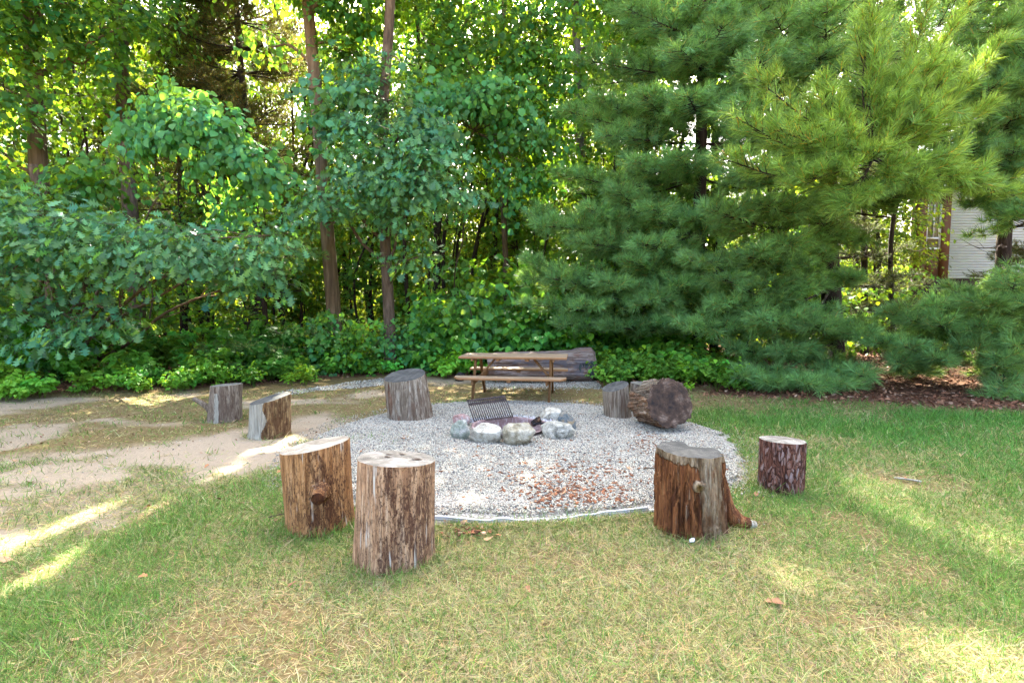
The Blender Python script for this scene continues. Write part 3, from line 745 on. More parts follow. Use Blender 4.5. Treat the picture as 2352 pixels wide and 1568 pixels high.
def conifer(name, label, pxs, Y, r0, r1, boughs=(), fill=(), key='pine', mats=('bark_dark', 'needle'), tint=(1, 1, 1), deadz=(1.2, 4), ndead=8, group=None, subs=()):
    path = trunk_pts(pxs, Y); loc = np.array([path[0][0], path[0][1], 0.0])
    root = thing(name, label, 'pine tree', loc, group)
    T, C = Acc(), Acc(); add_trunk(T, path, r0, r1, 12, .1, .3)
    for b in boughs:                            # (px, py, Y[, width])
        e = D(b[0], b[1], b[2]); hd = np.hypot(e[0] - path[0][0], e[1] - path[0][1])
        st = on_path(path, max(.4, e[2] + .02 * hd + .1)); wd = b[3] if len(b) > 3 else .95
        bough(T, C, st, e, wd, int(24 + 5 * wd * 4), key, .18, .05 + rng.uniform(0, .05), np.array(tint) * rng.uniform(.85, 1.15), .035)
    for (j, tips) in subs:
        J = D(*j); st = on_path(path, J[2] + 1.0)
        T.add(*tube(smooth_path([st, (st + J) / 2 - np.array([0, 0, .35]), J], 16), np.linspace(.05, .03, 16), 7, .1))
        for b in tips:
            bough(T, C, J, D(b[0], b[1], b[2]), b[3] if len(b) > 3 else .6, 30, key, .17, .03, np.array(tint) * np.array([1.35, 1.15, .75]), .02, .4)  # yellow brightening tint paints sunlight into these needles
    for (z0, z1, num, len0, len1, az0, az1, st_) in fill:
        for k in range(num):
            zc = z0 + (z1 - z0) * (k + rng.random()) / num; an = rng.uniform(az0, az1); ln = (len0 + (len1 - len0) * (zc - z0) / max(z1 - z0, .1)) * rng.uniform(.7, 1.1)
            p = on_path(path, zc); e = p + np.array([ln * math.cos(an), ln * math.sin(an), rng.uniform(-.12, .22) * ln])
            bough(T, C, p, e, .30 * ln + .25, 24, st_[0], st_[1], .04, np.array(tint) * rng.uniform(.8, 1.15), .03)
    for k in range(ndead):
        p = on_path(path, rng.uniform(*deadz)); an = rng.uniform(math.pi, 2 * math.pi); ln = rng.uniform(.8, 2.2)
        q = limb(T, p, p + np.array([ln * math.cos(an), ln * math.sin(an), rng.uniform(-.35, .15) * ln]), .02, .004, .02, .2, 4)
        for j in range(4):
            c = q[rng.integers(5, 13)]; limb(T, c, c + rng.normal(0, .25, 3), .006, .002, 0, .3, 3)
    T.build('trunk', M[mats[0]], root, True, loc); C.build('crown', M[mats[1]], root, False, loc, True)
    return root
BIG = 'big white pines on the right'
conifer('pine_tree', 'left one of the big pines, its long feathery boughs layered out towards the picnic table', [(1603, 810), (1604, 640), (1607, 480), (1612, 250), (1620, 0), (1626, -300), (1630, -560)], 14, .21, .10,
        [(1222, 492, 11.3), (1240, 520, 11.0), (1215, 602, 11.2), (1205, 640, 11.4, .7), (1210, 700, 11.3, .7), (1330, 560, 10.8, 1.1), (1400, 650, 10.5, 1.1), (1330, 705, 10.9, 1.0), (1420, 440, 11, 1.0), (1300, 255, 11.8, .9), (1285, 400, 11.8, .8), (1345, 140, 12.3, 1.0), (1390, 310, 11.2, 1.0),
         (1480, 560, 10.5, 1.1), (1500, 480, 10.7, 1.1), (1480, 220, 11.2, 1.2), (1560, 110, 11, 1.2), (1440, 20, 12, 1.1), (1480, 690, 10.5, 1.0), (1390, 750, 10.9, .8), (1460, 370, 10.9), (1560, 360, 10.8), (1580, 220, 10.6, 1.2), (1560, 650, 10.6), (1530, 740, 10.8, .7), (1600, 500, 10.8), (1450, 600, 10.8), (1380, 230, 11.6, 1.1), (1350, 480, 11.1), (1660, 60, 10.8, 1.2), (1270, 640, 10.9, .9), (1290, 745, 11.2, .6)],
        [(6.0, 16.5, 54, 3.6, 1.2, 0, 6.28, ('coarse', .17)), (1.6, 6.5, 26, 3.2, 3.2, -.1, 3.2, ('coarse', .18))], group=BIG, tint=(.95, 1.0, 1.05))
conifer('pine_tree', 'largest pine with a thick dark trunk and bright boughs sweeping to the grass', [(1914, 800), (1910, 700), (1904, 560), (1902, 400), (1900, 200), (1902, 0), (1905, -300), (1906, -560)], 13, .26, .12,
        [(1640, 485, 9.7, 1.0), (1585, 600, 9.9, .9), (1660, 640, 9.8), (1565, 745, 9.9, .8), (1700, 865, 9.5, .65), (1760, 880, 9.3, .6), (1850, 885, 9.2, .65), (1985, 865, 9.4, .6), (1920, 880, 9.2, .6), (1750, 735, 9.6, .9), (1870, 745, 9.6, .8), (1800, 560, 9.8, 1.0), (1720, 590, 9.8, 1.0), (1650, 700, 9.9, .9),
         (1990, 455, 10.4, .9), (1880, 500, 9.9, .8), (1850, 330, 9.5, 1.2), (1690, 250, 9.7, 1.0), (1880, 130, 9.5, 1.1), (1780, 40, 10, 1.1), (1700, 400, 9.6, 1.1), (1760, 470, 9.5, 1.0), (2080, 435, 10.2, .8), (1800, 810, 9.8, .6), (1980, 770, 9.9, .6), (1680, 800, 10.2, .6), (1840, 660, 10.3, .7), (1960, 640, 10.6, .5), (1740, 130, 9.9, 1.2), (1900, 20, 9.6, 1.2), (2120, 425, 9.7, .8), (2190, 405, 9.4, .8)],
        [(6.0, 17, 60, 3.9, 1.2, 0, 6.28, ('coarse', .17))], group=BIG, ndead=12,
        subs=[((2005, 365, 8.6), [(2032, -30, 8.3, .7), (1975, 60, 8.6, .7), (2130, 20, 8.2, .7), (2230, 10, 8.2, .7), (2290, 110, 8.2, .7), (2250, 260, 8.3, .7), (1735, 180, 8.8, .75), (1690, 270, 8.7, .8), (1660, 365, 8.7, .7), (1790, 300, 8.5, .7), (1830, 420, 8.4, .7), (1950, 470, 8.3, .7), (2120, 430, 8.2, .7), (2240, 420, 8.3, .8), (2180, 160, 8.3, .7), (1880, 200, 8.7, .7), (2070, 200, 8.3, .6), (2330, 450, 8.5, .8)])])
conifer('pine_tree', 'pine at the right edge with boughs reaching low over the brown needles', [(2296, 790), (2300, 680), (2306, 560), (2320, 300), (2330, 100), (2340, -300), (2350, -520)], 13, .19, .10,
        [(2190, 668, 9.6, .4), (2230, 690, 9.0, .5), (2330, 650, 8.8, .6), (2090, 735, 9.6, .7), (2160, 745, 9.3, .7), (2040, 720, 9.8, .7), (2160, 825, 9.2, .45), (2230, 800, 9.2, .5), (2010, 790, 9.7, .5), (2260, 750, 9.2, .6), (2350, 690, 8.8, .7), (2340, 790, 9, .5), (2080, 795, 9.4, .5), (2300, 825, 9.0, .5), (2130, 705, 9.6, .6), (2260, 700, 9, .6), (2060, 830, 9.5, .4), (2440, 610, 8.8, .7), (2440, 300, 9.2, 1.2), (2390, 100, 9.6, 1.2), (2460, 740, 8.8, .8), (2450, 130, 9, 1.2), (2300, 915, 8.9, .25), (2350, 925, 8.7, .3), (2330, 440, 9.8, 1.0), (2380, 380, 9.2, 1.0), (2420, 460, 8.9, 1.0), (2230, 330, 9.8, 1.0), (2270, 200, 9.5, 1.1), (2300, 60, 9.5, 1.1), (2210, 110, 10, 1.1), (2170, 320, 10.4, .9), (2200, 220, 10.6, 1.0), (2340, 250, 9.4, 1.1), (2180, 20, 10.4, 1.1), (2330, 340, 9.2, 1.0)],
        [(5.6, 16, 64, 3.6, 1.2, 0, 6.28, ('coarse', .17))], group=BIG, ndead=26, deadz=(1.0, 6.0))
DARKC = 'dark conifers inside the wood'
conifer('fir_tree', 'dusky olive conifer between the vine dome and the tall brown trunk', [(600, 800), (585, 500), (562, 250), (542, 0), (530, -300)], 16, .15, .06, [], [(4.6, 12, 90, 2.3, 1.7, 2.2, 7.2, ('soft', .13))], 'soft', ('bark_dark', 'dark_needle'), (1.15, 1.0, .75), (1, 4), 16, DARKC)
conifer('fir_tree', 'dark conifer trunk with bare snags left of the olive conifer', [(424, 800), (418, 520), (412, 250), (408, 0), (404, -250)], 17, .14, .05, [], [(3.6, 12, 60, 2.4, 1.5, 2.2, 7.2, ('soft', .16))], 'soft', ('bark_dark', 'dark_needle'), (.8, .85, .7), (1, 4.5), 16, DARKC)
conifer('fir_tree', 'added conifer, needles tinted shade dark, behind the gap between the two biggest pines', [(1770, 790), (1768, 500), (1765, 250), (1762, 0)], 17.5, .13, .05, [], [(.8, 9, 60, 2.4, 1.5, 2.0, 7.4, ('soft', .15))], 'soft', ('bark_dark', 'dark_needle'), (.7, .8, .75), (1, 4), 10, DARKC)  # this and the next three conifers added; needle tint carries the shade
conifer('fir_tree', 'added conifer, needles tinted shade dark, behind the largest pine, left of the house', [(1985, 790), (1985, 500), (1986, 250), (1988, 0)], 17.0, .13, .05, [], [(.6, 4.0, 30, 2.0, 1.5, 2.0, 7.4, ('soft', .14)), (5, 9, 24, 2.2, 1.6, 2.0, 7.4, ('soft', .16))], 'soft', ('bark_dark', 'dark_needle'), (.65, .75, .7), (1, 4), 14, DARKC)
conifer('fir_tree', 'added conifer, needles tinted shade dark, hidden behind the pine at the right edge', [(2420, 790), (2420, 500), (2422, 250), (2424, 0)], 17.0, .13, .05, [], [(.6, 9, 60, 2.2, 1.6, 1.5, 7.4, ('soft', .15))], 'soft', ('bark_dark', 'dark_needle'), (.65, .75, .7), (1, 4), 10, DARKC)
conifer('fir_tree', 'low added conifer, needles tinted shade dark, behind the left big pine', [(1560, 790), (1560, 500), (1562, 330)], 18.0, .10, .05, [], [(.5, 5.5, 46, 2.2, 1.2, 2.0, 7.4, ('soft', .15))], 'soft', ('bark_dark', 'dark_needle'), (.6, .75, .65), (1, 4), 10, DARKC)
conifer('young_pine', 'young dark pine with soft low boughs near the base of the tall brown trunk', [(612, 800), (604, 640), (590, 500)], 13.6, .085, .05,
        [(455, 600, 12, .6), (500, 640, 11.9, .6), (560, 595, 11.8, .7), (650, 620, 12, .6), (740, 585, 12.3, .6), (700, 560, 12.3, .5), (480, 805, 11.3, .5), (560, 795, 11, .55), (640, 805, 11.2, .5), (600, 850, 10.9, .4), (700, 765, 11.6, .5), (520, 850, 10.9, .35), (430, 640, 12.2, .5)], [], 'soft', ('bark_dark', 'needle'), (.62, .72, .62), (1, 2.6), 14, DARKC)

# ------------------------------------------------------------------ the wood behind, lit by the sun
def sapling(h_, r0, ncl, lo, spread):
    T, C = Acc(), Acc()
    p = smooth_path([(0, 0, -.1), (rng.normal(0, .12), rng.normal(0, .12), h_ * .3), (rng.normal(0, .3), rng.normal(0, .3), h_ * .65), (rng.normal(0, .5), rng.normal(0, .5), h_)], 16)
    T.add(*tube(p, np.linspace(r0, r0 * .25, 16), 7, .1, int(rng.integers(99))))
    zc = lo + (h_ * 1.02 - lo) * rng.random(ncl) ** .9
    an = rng.uniform(0, 6.28, ncl); rr = spread * np.sqrt(rng.random(ncl)) * (1.05 - .5 * (zc / h_))
    c = np.array([on_path(p, q_) for q_ in zc]); c = np.column_stack([c[:, 0] + rr * np.cos(an), c[:, 1] + rr * np.sin(an), zc])
    put_sprays(C, 'far', c, np.column_stack([np.cos(an), np.sin(an), 0 * an]), 1.0, keep_gap=False)
    for k in range(min(ncl, 12)):
        limb(T, on_path(p, max(.3, zc[k] - .6 * rr[k])), c[k], r0 * .3, .006, .05, .2, 4)
    return T, C
def make_sapling(name, label, cat, group, **kw):
    T, C = sapling(**kw)
    root = thing(name, label, cat, (0, 0, 0), group)
    T.build('trunk', M['bark_dark'], root, True); C.build('crown', M['farleaf'], root)
    return root
TALL = dict(name='woodland_tree', label='slender tree with sunlit yellow green leaves deep in the wood', cat='tree', group='slender sunlit trees deep in the wood')
LOW = dict(name='sapling', label='low bushy sapling lit yellow green in the depth of the wood', cat='sapling', group='sunlit saplings in the depth of the wood')
tallv = [make_sapling(h_=rng.uniform(13, 17), r0=rng.uniform(.09, .14), ncl=210, lo=3.5, spread=2.5, **TALL) for _ in range(5)]
lowv = [make_sapling(h_=rng.uniform(3.5, 6.5), r0=rng.uniform(.03, .05), ncl=85, lo=.4, spread=1.5, **LOW) for _ in range(5)]
def place(variants, spots, keep=False):
    spots = [s for s in spots if not (variants is tallv and 8 < s[0] < 11.8)]
    spots = [s for s in spots if not (2060 < 1176 + FPX * s[0] / s[1] < 2330 and s[1] < 25.6) or keep]
    for k, (x, y, s, a) in enumerate(spots):
        v = variants[k % len(variants)]
        o = v if k < len(variants) else copy_tree(v)
        o.location = (x, y, 0); o.rotation_euler = (0, 0, a); o.scale = (s, s, s)
MID = dict(name='understory_tree', label='shaded green understory tree among the trunks', cat='tree', group='shaded understory trees among the trunks')
def make_mid(h_, ncl, lo, spread):
    T, C = Acc(), Acc(); q = smooth_path([(0, 0, -.1), (rng.normal(0, .1), 0, h_ * .5), (rng.normal(0, .3), rng.normal(0, .3), h_)], 14)
    T.add(*tube(q, np.linspace(.05, .015, 14), 7, .12, int(rng.integers(99))))
    zc = lo + (h_ - lo) * rng.random(ncl); an = rng.uniform(0, 6.28, ncl); rr = spread * np.sqrt(rng.random(ncl))
    P = np.column_stack([rr * np.cos(an), rr * np.sin(an), zc]); out = np.column_stack([np.cos(an), np.sin(an) - .5, 0 * an])
    put_sprays(C, 'mid', P, out, 1.0, v=.3)
    for k in range(12): limb(T, on_path(q, max(.2, zc[k] - .5 * rr[k])), P[k], .018, .004, .05, .2, 4)
    root = thing(MID['name'], MID['label'], MID['cat'], (0, 0, 0), MID['group']); T.build('trunk', M['bark_dark'], root, True); C.build('crown', M['maple'], root); return root
midv = [make_mid(*p) for p in ((3.2, 34, .3, 1.2), (4.6, 52, .6, 1.4), (6.5, 64, 1.6, 1.6), (5.5, 44, 2.4, 1.5), (2.2, 24, .2, 1.1))]
MIDSPOTS = []
for k in range(58):
    y = 14.4 + 6.5 * rng.random(); px = -120 + 2050 * ((k * .61803 + .15) % 1); y = 18 + 3.5 * rng.random() if 640 < px < 1260 else y
    MIDSPOTS.append(((px - 1176) / FPX * y, y, rng.uniform(.8, 1.15), rng.uniform(0, 6.28)))
for k, (px, y, s) in enumerate(((2085, 20.5, .75), (2135, 21.5, .62), (2165, 21, .50), (2260, 21.5, .45), (2040, 19, .9), (1990, 20, .9), (2300, 20, .9), (1950, 18.5, 1.0))): MIDSPOTS.append(((px - 1176) / FPX * y, y, s, k * 1.1))
spots = []
for k in range(74):
    y = 21 + 9 * rng.random(); px = -120 + 2700 * ((k * .61803) % 1) + rng.normal(0, 30)
    spots.append(((px - 1176) / FPX * y, y, rng.uniform(.85, 1.2), rng.uniform(0, 6.28)))
place(tallv, spots)
for k, sp_ in enumerate(MIDSPOTS):
    v = midv[k % 5] if k < 58 else midv[(0, 4)[k % 2]]; o = v if k < 5 else copy_tree(v); o.location = (sp_[0], sp_[1], 0); o.scale = (sp_[2],) * 3; o.rotation_euler = (0, 0, sp_[3])
spots = []
for k in range(85):
    y = 20 + 26 * rng.random() ** .8; px = -150 + 2650 * ((k * .61803 + .3) % 1)
    spots.append(((px - 1176) / FPX * y, y, rng.uniform(.8, 1.3), rng.uniform(0, 6.28)))
place(lowv, spots)

# bare thin stems standing closer in the shade
stem_v = []
for k in range(4):
    T = Acc(); q = smooth_path([(0, 0, -.1), (rng.normal(0, .15), rng.normal(0, .1), 3), (rng.normal(0, .35), rng.normal(0, .2), 6), (rng.normal(0, .5), rng.normal(0, .3), 10)], 18)
    T.add(*tube(q, np.linspace(.055, .03, 18), 7, .14, k))
    for j in range(10): c = q[rng.integers(4, 17)]; limb(T, c, c + np.array([rng.normal(0, .7), rng.normal(0, .5), rng.uniform(-.1, .7)]), .014, .003, .05, .3, 4)
    C = Acc(); P = np.array([q[rng.integers(9, 18)] for _ in range(16)]) + rng.normal(0, .5, (16, 3)); put_sprays(C, 'maple', P, rng.normal(0, 1, (16, 3)), .9, keep_gap=False)
    root = thing('thin_tree', 'thin dark stem standing in the shade among the trunks', 'tree', (0, 0, 0), 'thin dark stems among the trunks')
    T.build('trunk', M['bark_dark'], root, True); C.build('crown', M['maple'], root); stem_v.append(root)
spots = []
for px in (155, 218, 385, 470, 505, 580, 655, 690, 832, 985, 1030, 1062, 1105, 1140, 1190, 1250, 1410, 230, 30, 945, 1220, 1085, 1500, 1680, 2060, 2210, 1775, 860):
    y = rng.uniform(15.5, 21); spots.append(((px - 1176) / FPX * y, y, rng.uniform(.8, 1.5), rng.uniform(0, 6.28)))
place(stem_v, spots)
# low growth on the forest floor and a last far belt of leaves
A = Acc()
N = 2600; y = 13 + 27 * rng.random(N) ** 1.3; x = (rng.uniform(-250, 2600, N) - 1176) / FPX * y
k = sd_poly(x, y, WOOD) < -.5; k &= ~((x > 5) & (y < 16)); x, y = x[k], y[k]
put_sprays(A, 'far', np.column_stack([x, y, ground_z(x, y) + rng.gamma(2, .16, len(x)) + .08]), rng.normal(0, 1, (len(x), 3)), .75, drop=(.1, .3), keep_gap=False)
tag(A.build('forest_undergrowth', M['farleaf']), 'low sunlit growth covering the floor of the wood', 'undergrowth', kind='stuff')
A = Acc()
N = 2600; y = rng.uniform(48, 62, N); x = rng.uniform(-75, 75, N); zz = 16 * rng.random(N) ** 1.25
put_sprays(A, 'far', np.column_stack([x, y, zz]), rng.normal(0, 1, (N, 3)), 2.6, keep_gap=False)
tag(A.build('distant_wood', M['farleaf']), 'far off sunlit leaves closing the view through the trees', 'wood', kind='stuff')

# ------------------------------------------------------------------ plants along the edge
def plant(h_, nst, leaf_size, key='heart', trif=True):
    T, C = Acc(), Acc()
    for s in range(nst):
        an = rng.uniform(0, 6.28); ln = h_ * rng.uniform(.6, 1.1); out = h_ * rng.uniform(.2, .65)
        q = smooth_path([(0, 0, 0), (out * .35 * math.cos(an), out * .35 * math.sin(an), ln * .6), (out * math.cos(an), out * math.sin(an), ln * rng.uniform(.75, 1))], 9)
        C.add(*tube(q, .004, 3, cap=False), np.array([.8, .6, .5]))
        for t in (3, 4, 5, 6, 7, 8):
            yaw0 = an + rng.uniform(-1.6, 1.6); d = rng.uniform(.35, .8) * leaf_size; c = q[t] + np.array([d * math.cos(yaw0), d * math.sin(yaw0), rng.uniform(-.02, .05)])
            tw = np.array([(0.0, 0, 0)] * (3 if trif else 2)); yy = yaw0 + np.array([0, 1.1, -1.1])[:len(tw)]
            C.add_inst(LEAF[key], rots(yy, -rng.uniform(.1, .8, len(tw)), rng.normal(0, .3, len(tw)), leaf_size * rng.uniform(.75, 1.15, len(tw)) * np.array([1.1, .85, .85])[:len(tw)]), c + tw, jitter_col(len(tw), .22, .1))
    return C.arrays()
PL = [plant(.55, 9, .10) for _ in range(4)] + [plant(.38, 7, .08, 'oval') for _ in range(3)]
PB = [plant(.95, 13, .11, 'heart') for _ in range(3)]
def along_edge(num, d0, d1, x0=-16, x1=4.9):
    seg = np.diff(EDGE, axis=0); L = np.hypot(seg[:, 0], seg[:, 1]); cum = np.concatenate([[0], np.cumsum(L)])
    s = rng.uniform(0, cum[-1], num); i = np.clip(np.searchsorted(cum, s) - 1, 0, len(seg) - 1); f = ((s - cum[i]) / L[i])[:, None]
    p = EDGE[i] + seg[i] * f; nrm = np.stack([-seg[i, 1], seg[i, 0]], 1) / L[i][:, None]
    p = p[:, :2] + nrm * (d0 + (d1 - d0) * rng.random((num, 1))) + nrm * ((n2(p[:, 0], p[:, 1], 1.1, 2, 91) - .45) * 1.1)[:, None]
    k = n2(p[:, 0], p[:, 1], 1.6, 2, 92) > .49 + .08 * rng.random(num)
    return p[k, 0], p[k, 1]
A = Acc()
LOGX = G(1243, 885)
def put_plants(A, TT, x, y, s0, s1, tint=(1, 1, 1)):
    k = (len(x) < 5) | (np.abs(x - LOGX[0]) > 1.35) | (y > LOGX[1] + 1.1); x, y = x[k], y[k]
    for k in range(len(TT)):
        s = slice(k, None, len(TT)); nn = len(x[s])
        A.add_inst(TT[k], rots(rng.uniform(0, 6.28, nn), rng.normal(0, .12, nn), rng.normal(0, .12, nn), rng.uniform(s0, s1, nn)), np.stack([x[s], y[s], ground_z(x[s], y[s])], 1), jitter_col(nn, .38, .14) * np.array(tint) * (.45 + 1.1 * n2(x[s], y[s], 1.3, 2, 93))[:, None])
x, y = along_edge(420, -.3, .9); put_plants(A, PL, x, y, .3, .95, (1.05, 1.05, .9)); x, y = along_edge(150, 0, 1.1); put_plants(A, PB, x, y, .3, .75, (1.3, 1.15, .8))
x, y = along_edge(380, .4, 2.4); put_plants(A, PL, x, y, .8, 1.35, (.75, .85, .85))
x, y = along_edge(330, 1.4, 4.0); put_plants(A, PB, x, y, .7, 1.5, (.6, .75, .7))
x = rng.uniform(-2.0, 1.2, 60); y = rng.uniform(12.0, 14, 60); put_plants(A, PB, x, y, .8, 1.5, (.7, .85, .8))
tag(A.build('undergrowth', M['bramble']), 'tangle of low leafy green plants along the foot of the wood', 'undergrowth', kind='stuff')
def shrub_mesh(kind_, nn, rad, hgt, mat, tint=(1, 1, 1), sc=1.0):
    T, C = Acc(), Acc(); root = thing('shrub', 'x', 'shrub')
    P, out = blob_points((0, 0, hgt * .55), (rad, rad, hgt * .55), nn, shell=.45); P[:, 2] = np.clip(P[:, 2], .08, None)
    put_sprays(C, kind_, P, out, sc, tint, keep_gap=False)
    for k in range(9):
        q = P[rng.integers(nn)]; limb(T, np.array([q[0] * .1, q[1] * .1, 0]), q, .010, .003, .05, .2, 4)
    T.build('stem', M['twig'], root, True); C.build('foliage', M[mat], root); return root
def bramble_mesh():
    root = thing('bramble_plant', 'x', 'plant'); A = Acc(); 
    for k in range(4): put_plants(A, [PB[k % 3]], rng.normal(0, .2, 1), rng.normal(0, .2, 1), .5, .75)
    V, F, C = A.arrays(); B = Acc().add(V - np.array([0, 0, np.median(V[:, 2]) * 0]), F, C); B.build('foliage', M['bramble'], root); return root
proto = [bramble_mesh() for _ in range(3)]
spots = [(1415, 893, .9), (1430, 880, 1.0), (1455, 893, 1.0), (1510, 880, 1.1), (1560, 893, 1.25), (1610, 890, 1.35), (1645, 896, 1.2), (1670, 880, 1.0), (1405, 866, .9), (1735, 908, .5)]
labs = ['bright green bramble pressed against the right end of the long hollow log', 'bright bramble just right of the long hollow log', 'bramble behind the pair of small grey stumps', 'bramble just behind the charred fallen log', 'bright bramble beyond the fallen log, left of the pine boughs', 'fullest bright bramble left of the lowest pine bough', 'bramble touching the lowest pine bough', 'bramble tucked under the pine boughs', 'small bramble by the far corner of the long hollow log', 'sparse little bramble at the edge of the brown needles']
for k, (px, py, s) in enumerate(spots):
    o = proto[k] if k < 3 else copy_tree(proto[k % 3])
    g = G(px, py); o.location = (g[0], g[1] + .3, 0); o.scale = (s, s, s * .9); o.rotation_euler = (0, 0, k * 1.7); tag(o, labs[k], 'bramble', 'bright brambles right of the long log')
sh = [shrub_mesh('maple', 34, .75, 1.3, 'maple', (1.25, 1.3, 1.1), .8), shrub_mesh('vine', 34, .8, 1.2, 'vine', (1.05, 1.1, 1), .75)]
spots = [(1040, 850, 12.6, 1.35, 'bushy dark green shrub left of the picnic table'), (1120, 840, 12.8, 1.5, 'tall leafy shrub directly behind the picnic table'), (1215, 830, 12.6, 1.3, 'shrub with bright leaves behind the long hollow log'), (950, 850, 12.7, 1.0, 'small shrub at the foot of the slim middle oak'), (1190, 790, 14.2, 2.0, 'highest shrub under the dark maple'), (1060, 780, 14.4, 1.9, 'large shrub in the gap between oak and maple'),
         (1290, 820, 12.2, 1.1, 'shrub under the tips of the big pine boughs'), (760, 840, 12.4, 1.0, 'shrub at the foot of the tall brown trunk'), (830, 850, 12.2, .9, 'shrub between the tall brown trunk and the slim oak'), (60, 900, 10.8, .9, 'leafy shrub at the left end of the clearing under the oak tier'), (180, 880, 11.2, .8, 'low shrub in front of the stout left trunk')]
for k, (px, py, Y, s, lab) in enumerate(spots):
    o = sh[k] if k < 2 else copy_tree(sh[k % 2]); p = D(px, py, Y)
    o.location = (p[0], Y, 0); o.scale = (s, s, s); o.rotation_euler = (0, 0, k * 2.1); tag(o, lab, 'shrub', "shrubs along the wood's edge")

# ------------------------------------------------------------------ leaf litter
A = Acc()
CURL = [leaf([0, .15, .3, .45, .6, .8, 1], [.05, .3, .2, .38, .2, .14, 0], .35, .3), leaf([0, .3, .6, 1], [.05, .25, .22, 0], -.25, -.3), leaf([0, .25, .5, .75, 1], [.05, .32, .2, .2, 0], .5, .1)]
def litter(A, x, y, s0, s1):
    for k in range(3):
        s = slice(k, None, 3); nn = len(x[s]); b = rng.random((nn, 1))
        col = np.where(b < .6, np.array([[.20, .088, .045]]), np.where(b < .85, np.array([[.33, .17, .09]]), np.array([[.44, .29, .19]]))) * rng.uniform(.5, 1.25, (nn, 1))
        A.add_inst(CURL[k], rots(rng.uniform(0, 6.28, nn), rng.normal(0, .35, nn), rng.normal(0, .5, nn), rng.uniform(s0, s1, nn)), np.stack([x[s], y[s], ground_z(x[s], y[s]) + .012], 1), col)
N = 26000; x = rng.uniform(2.5, 18, N); y = rng.uniform(7.5, 19, N)
k = (zones(x, y)[1] > .35) | ((rng.random(N) < .03) & (y > 8.2)); litter(A, x[k], y[k], .035, .10)
N = 9000; x = rng.uniform(-14, 4, N); y = rng.uniform(9, 18, N); k = zones(x, y)[2] > .3; litter(A, x[k], y[k], .05, .11)
N = 3200; x = rng.uniform(-8, 2.5, N); y = rng.uniform(5.5, 10.6, N); k = (rng.random(N) < .55) & (zones(x, y)[3] > .1); litter(A, x[k], y[k], .012, .035)
tag(A.build('leaf_litter', M['dead_leaf']), 'brown fallen leaves and needles carpeting the ground under the pines', 'leaf litter', kind='stuff')

# ------------------------------------------------------------------ stumps
def wood_color(n, cols, patch, sc=1.0, stretch=.07, mott=.5, patch_lo=.5, streak=None, pf=16, ps=.33, speck=0):
    v = n.coords((1, 1, stretch)); v2 = n.coords((1, 1, ps)); v3 = n.coords((1, 1, .6))
    a = n.noise(v, 26 * sc, 6, .7, .3); b = n.noise(v2, pf * sc, 5, .72, 1.0); e = n.noise(v, 80 * sc, 3, .7); g = n.noise(n.coords((1, 1, .4)), 3.2, 3, .6)
    c = n.ramp(a, [(.25, cols[0]), (.42, cols[1]), (.56, cols[2]), (.72, cols[3])])
    c = n.mix(n.ramp(e, [(.36, .7), (.52, 0.0)]), c, tuple(.35 * q for q in cols[1]))
    pm = n.math('ADD', n.math('MULTIPLY', b, .58), n.math('MULTIPLY', g, .42))
    pmask = n.ramp(pm, [(patch_lo - .01, 0.0), (patch_lo + .07, mott)])
    c = n.mix(pmask, c, patch)
    if speck:
        w1 = n.noise(n.coords((1, 1, .55)), 88, 3, .6, .6)
        c = n.mix(n.math('MULTIPLY', n.ramp(w1, [(.55, 0.0), (.61, speck)]), n.ramp(g, [(.38, .25), (.55, 1.0)])), c, tuple(.8 * q for q in patch))
    if streak:
        s = n.noise(n.coords((1, 1, .05)), 34, 3, .6); s2 = n.noise(v3, 6.0, 3)
        c = n.mix(n.math('MULTIPLY', n.ramp(s, [(.60, 0.0), (.66, 1.0)]), n.ramp(s2, [(.48, 0.0), (.58, .9)])), c, streak)
    return c, n.math('ADD', n.math('MULTIPLY', a, .8), n.math('ADD', n.math('MULTIPLY', e, .35), n.math('MULTIPLY', pmask, .35))), a
def wood_mat(name, p, alt=None, bump=.9, bdist=.012):
    """fibrous wood: cols dark..light along the grain, patch = mottled bark remains; alt = a second surface where the red of the mesh colour is high"""
    n = NT(name); c, h, a = wood_color(n, **p)
    if alt:
        c2, h2, _ = wood_color(n, **alt)
        sp = n.N('ShaderNodeSeparateColor'); n.L(n.attr(), sp.inputs[0])
        f = n.ramp(n.math('ADD', sp.outputs[0], n.math('MULTIPLY', n.math('SUBTRACT', n.noise(n.coords((1, 1, .22)), 26, 4, .7), .5), 1.3)), [(.44, 0.0), (.56, 1.0)])
        c = n.mix(f, c, c2); h = n.math('ADD', n.math('MULTIPLY', h, 1.0), n.math('MULTIPLY', f, .5))
    return n.done(c, .85, n.bump(h, bump, bdist), .2)
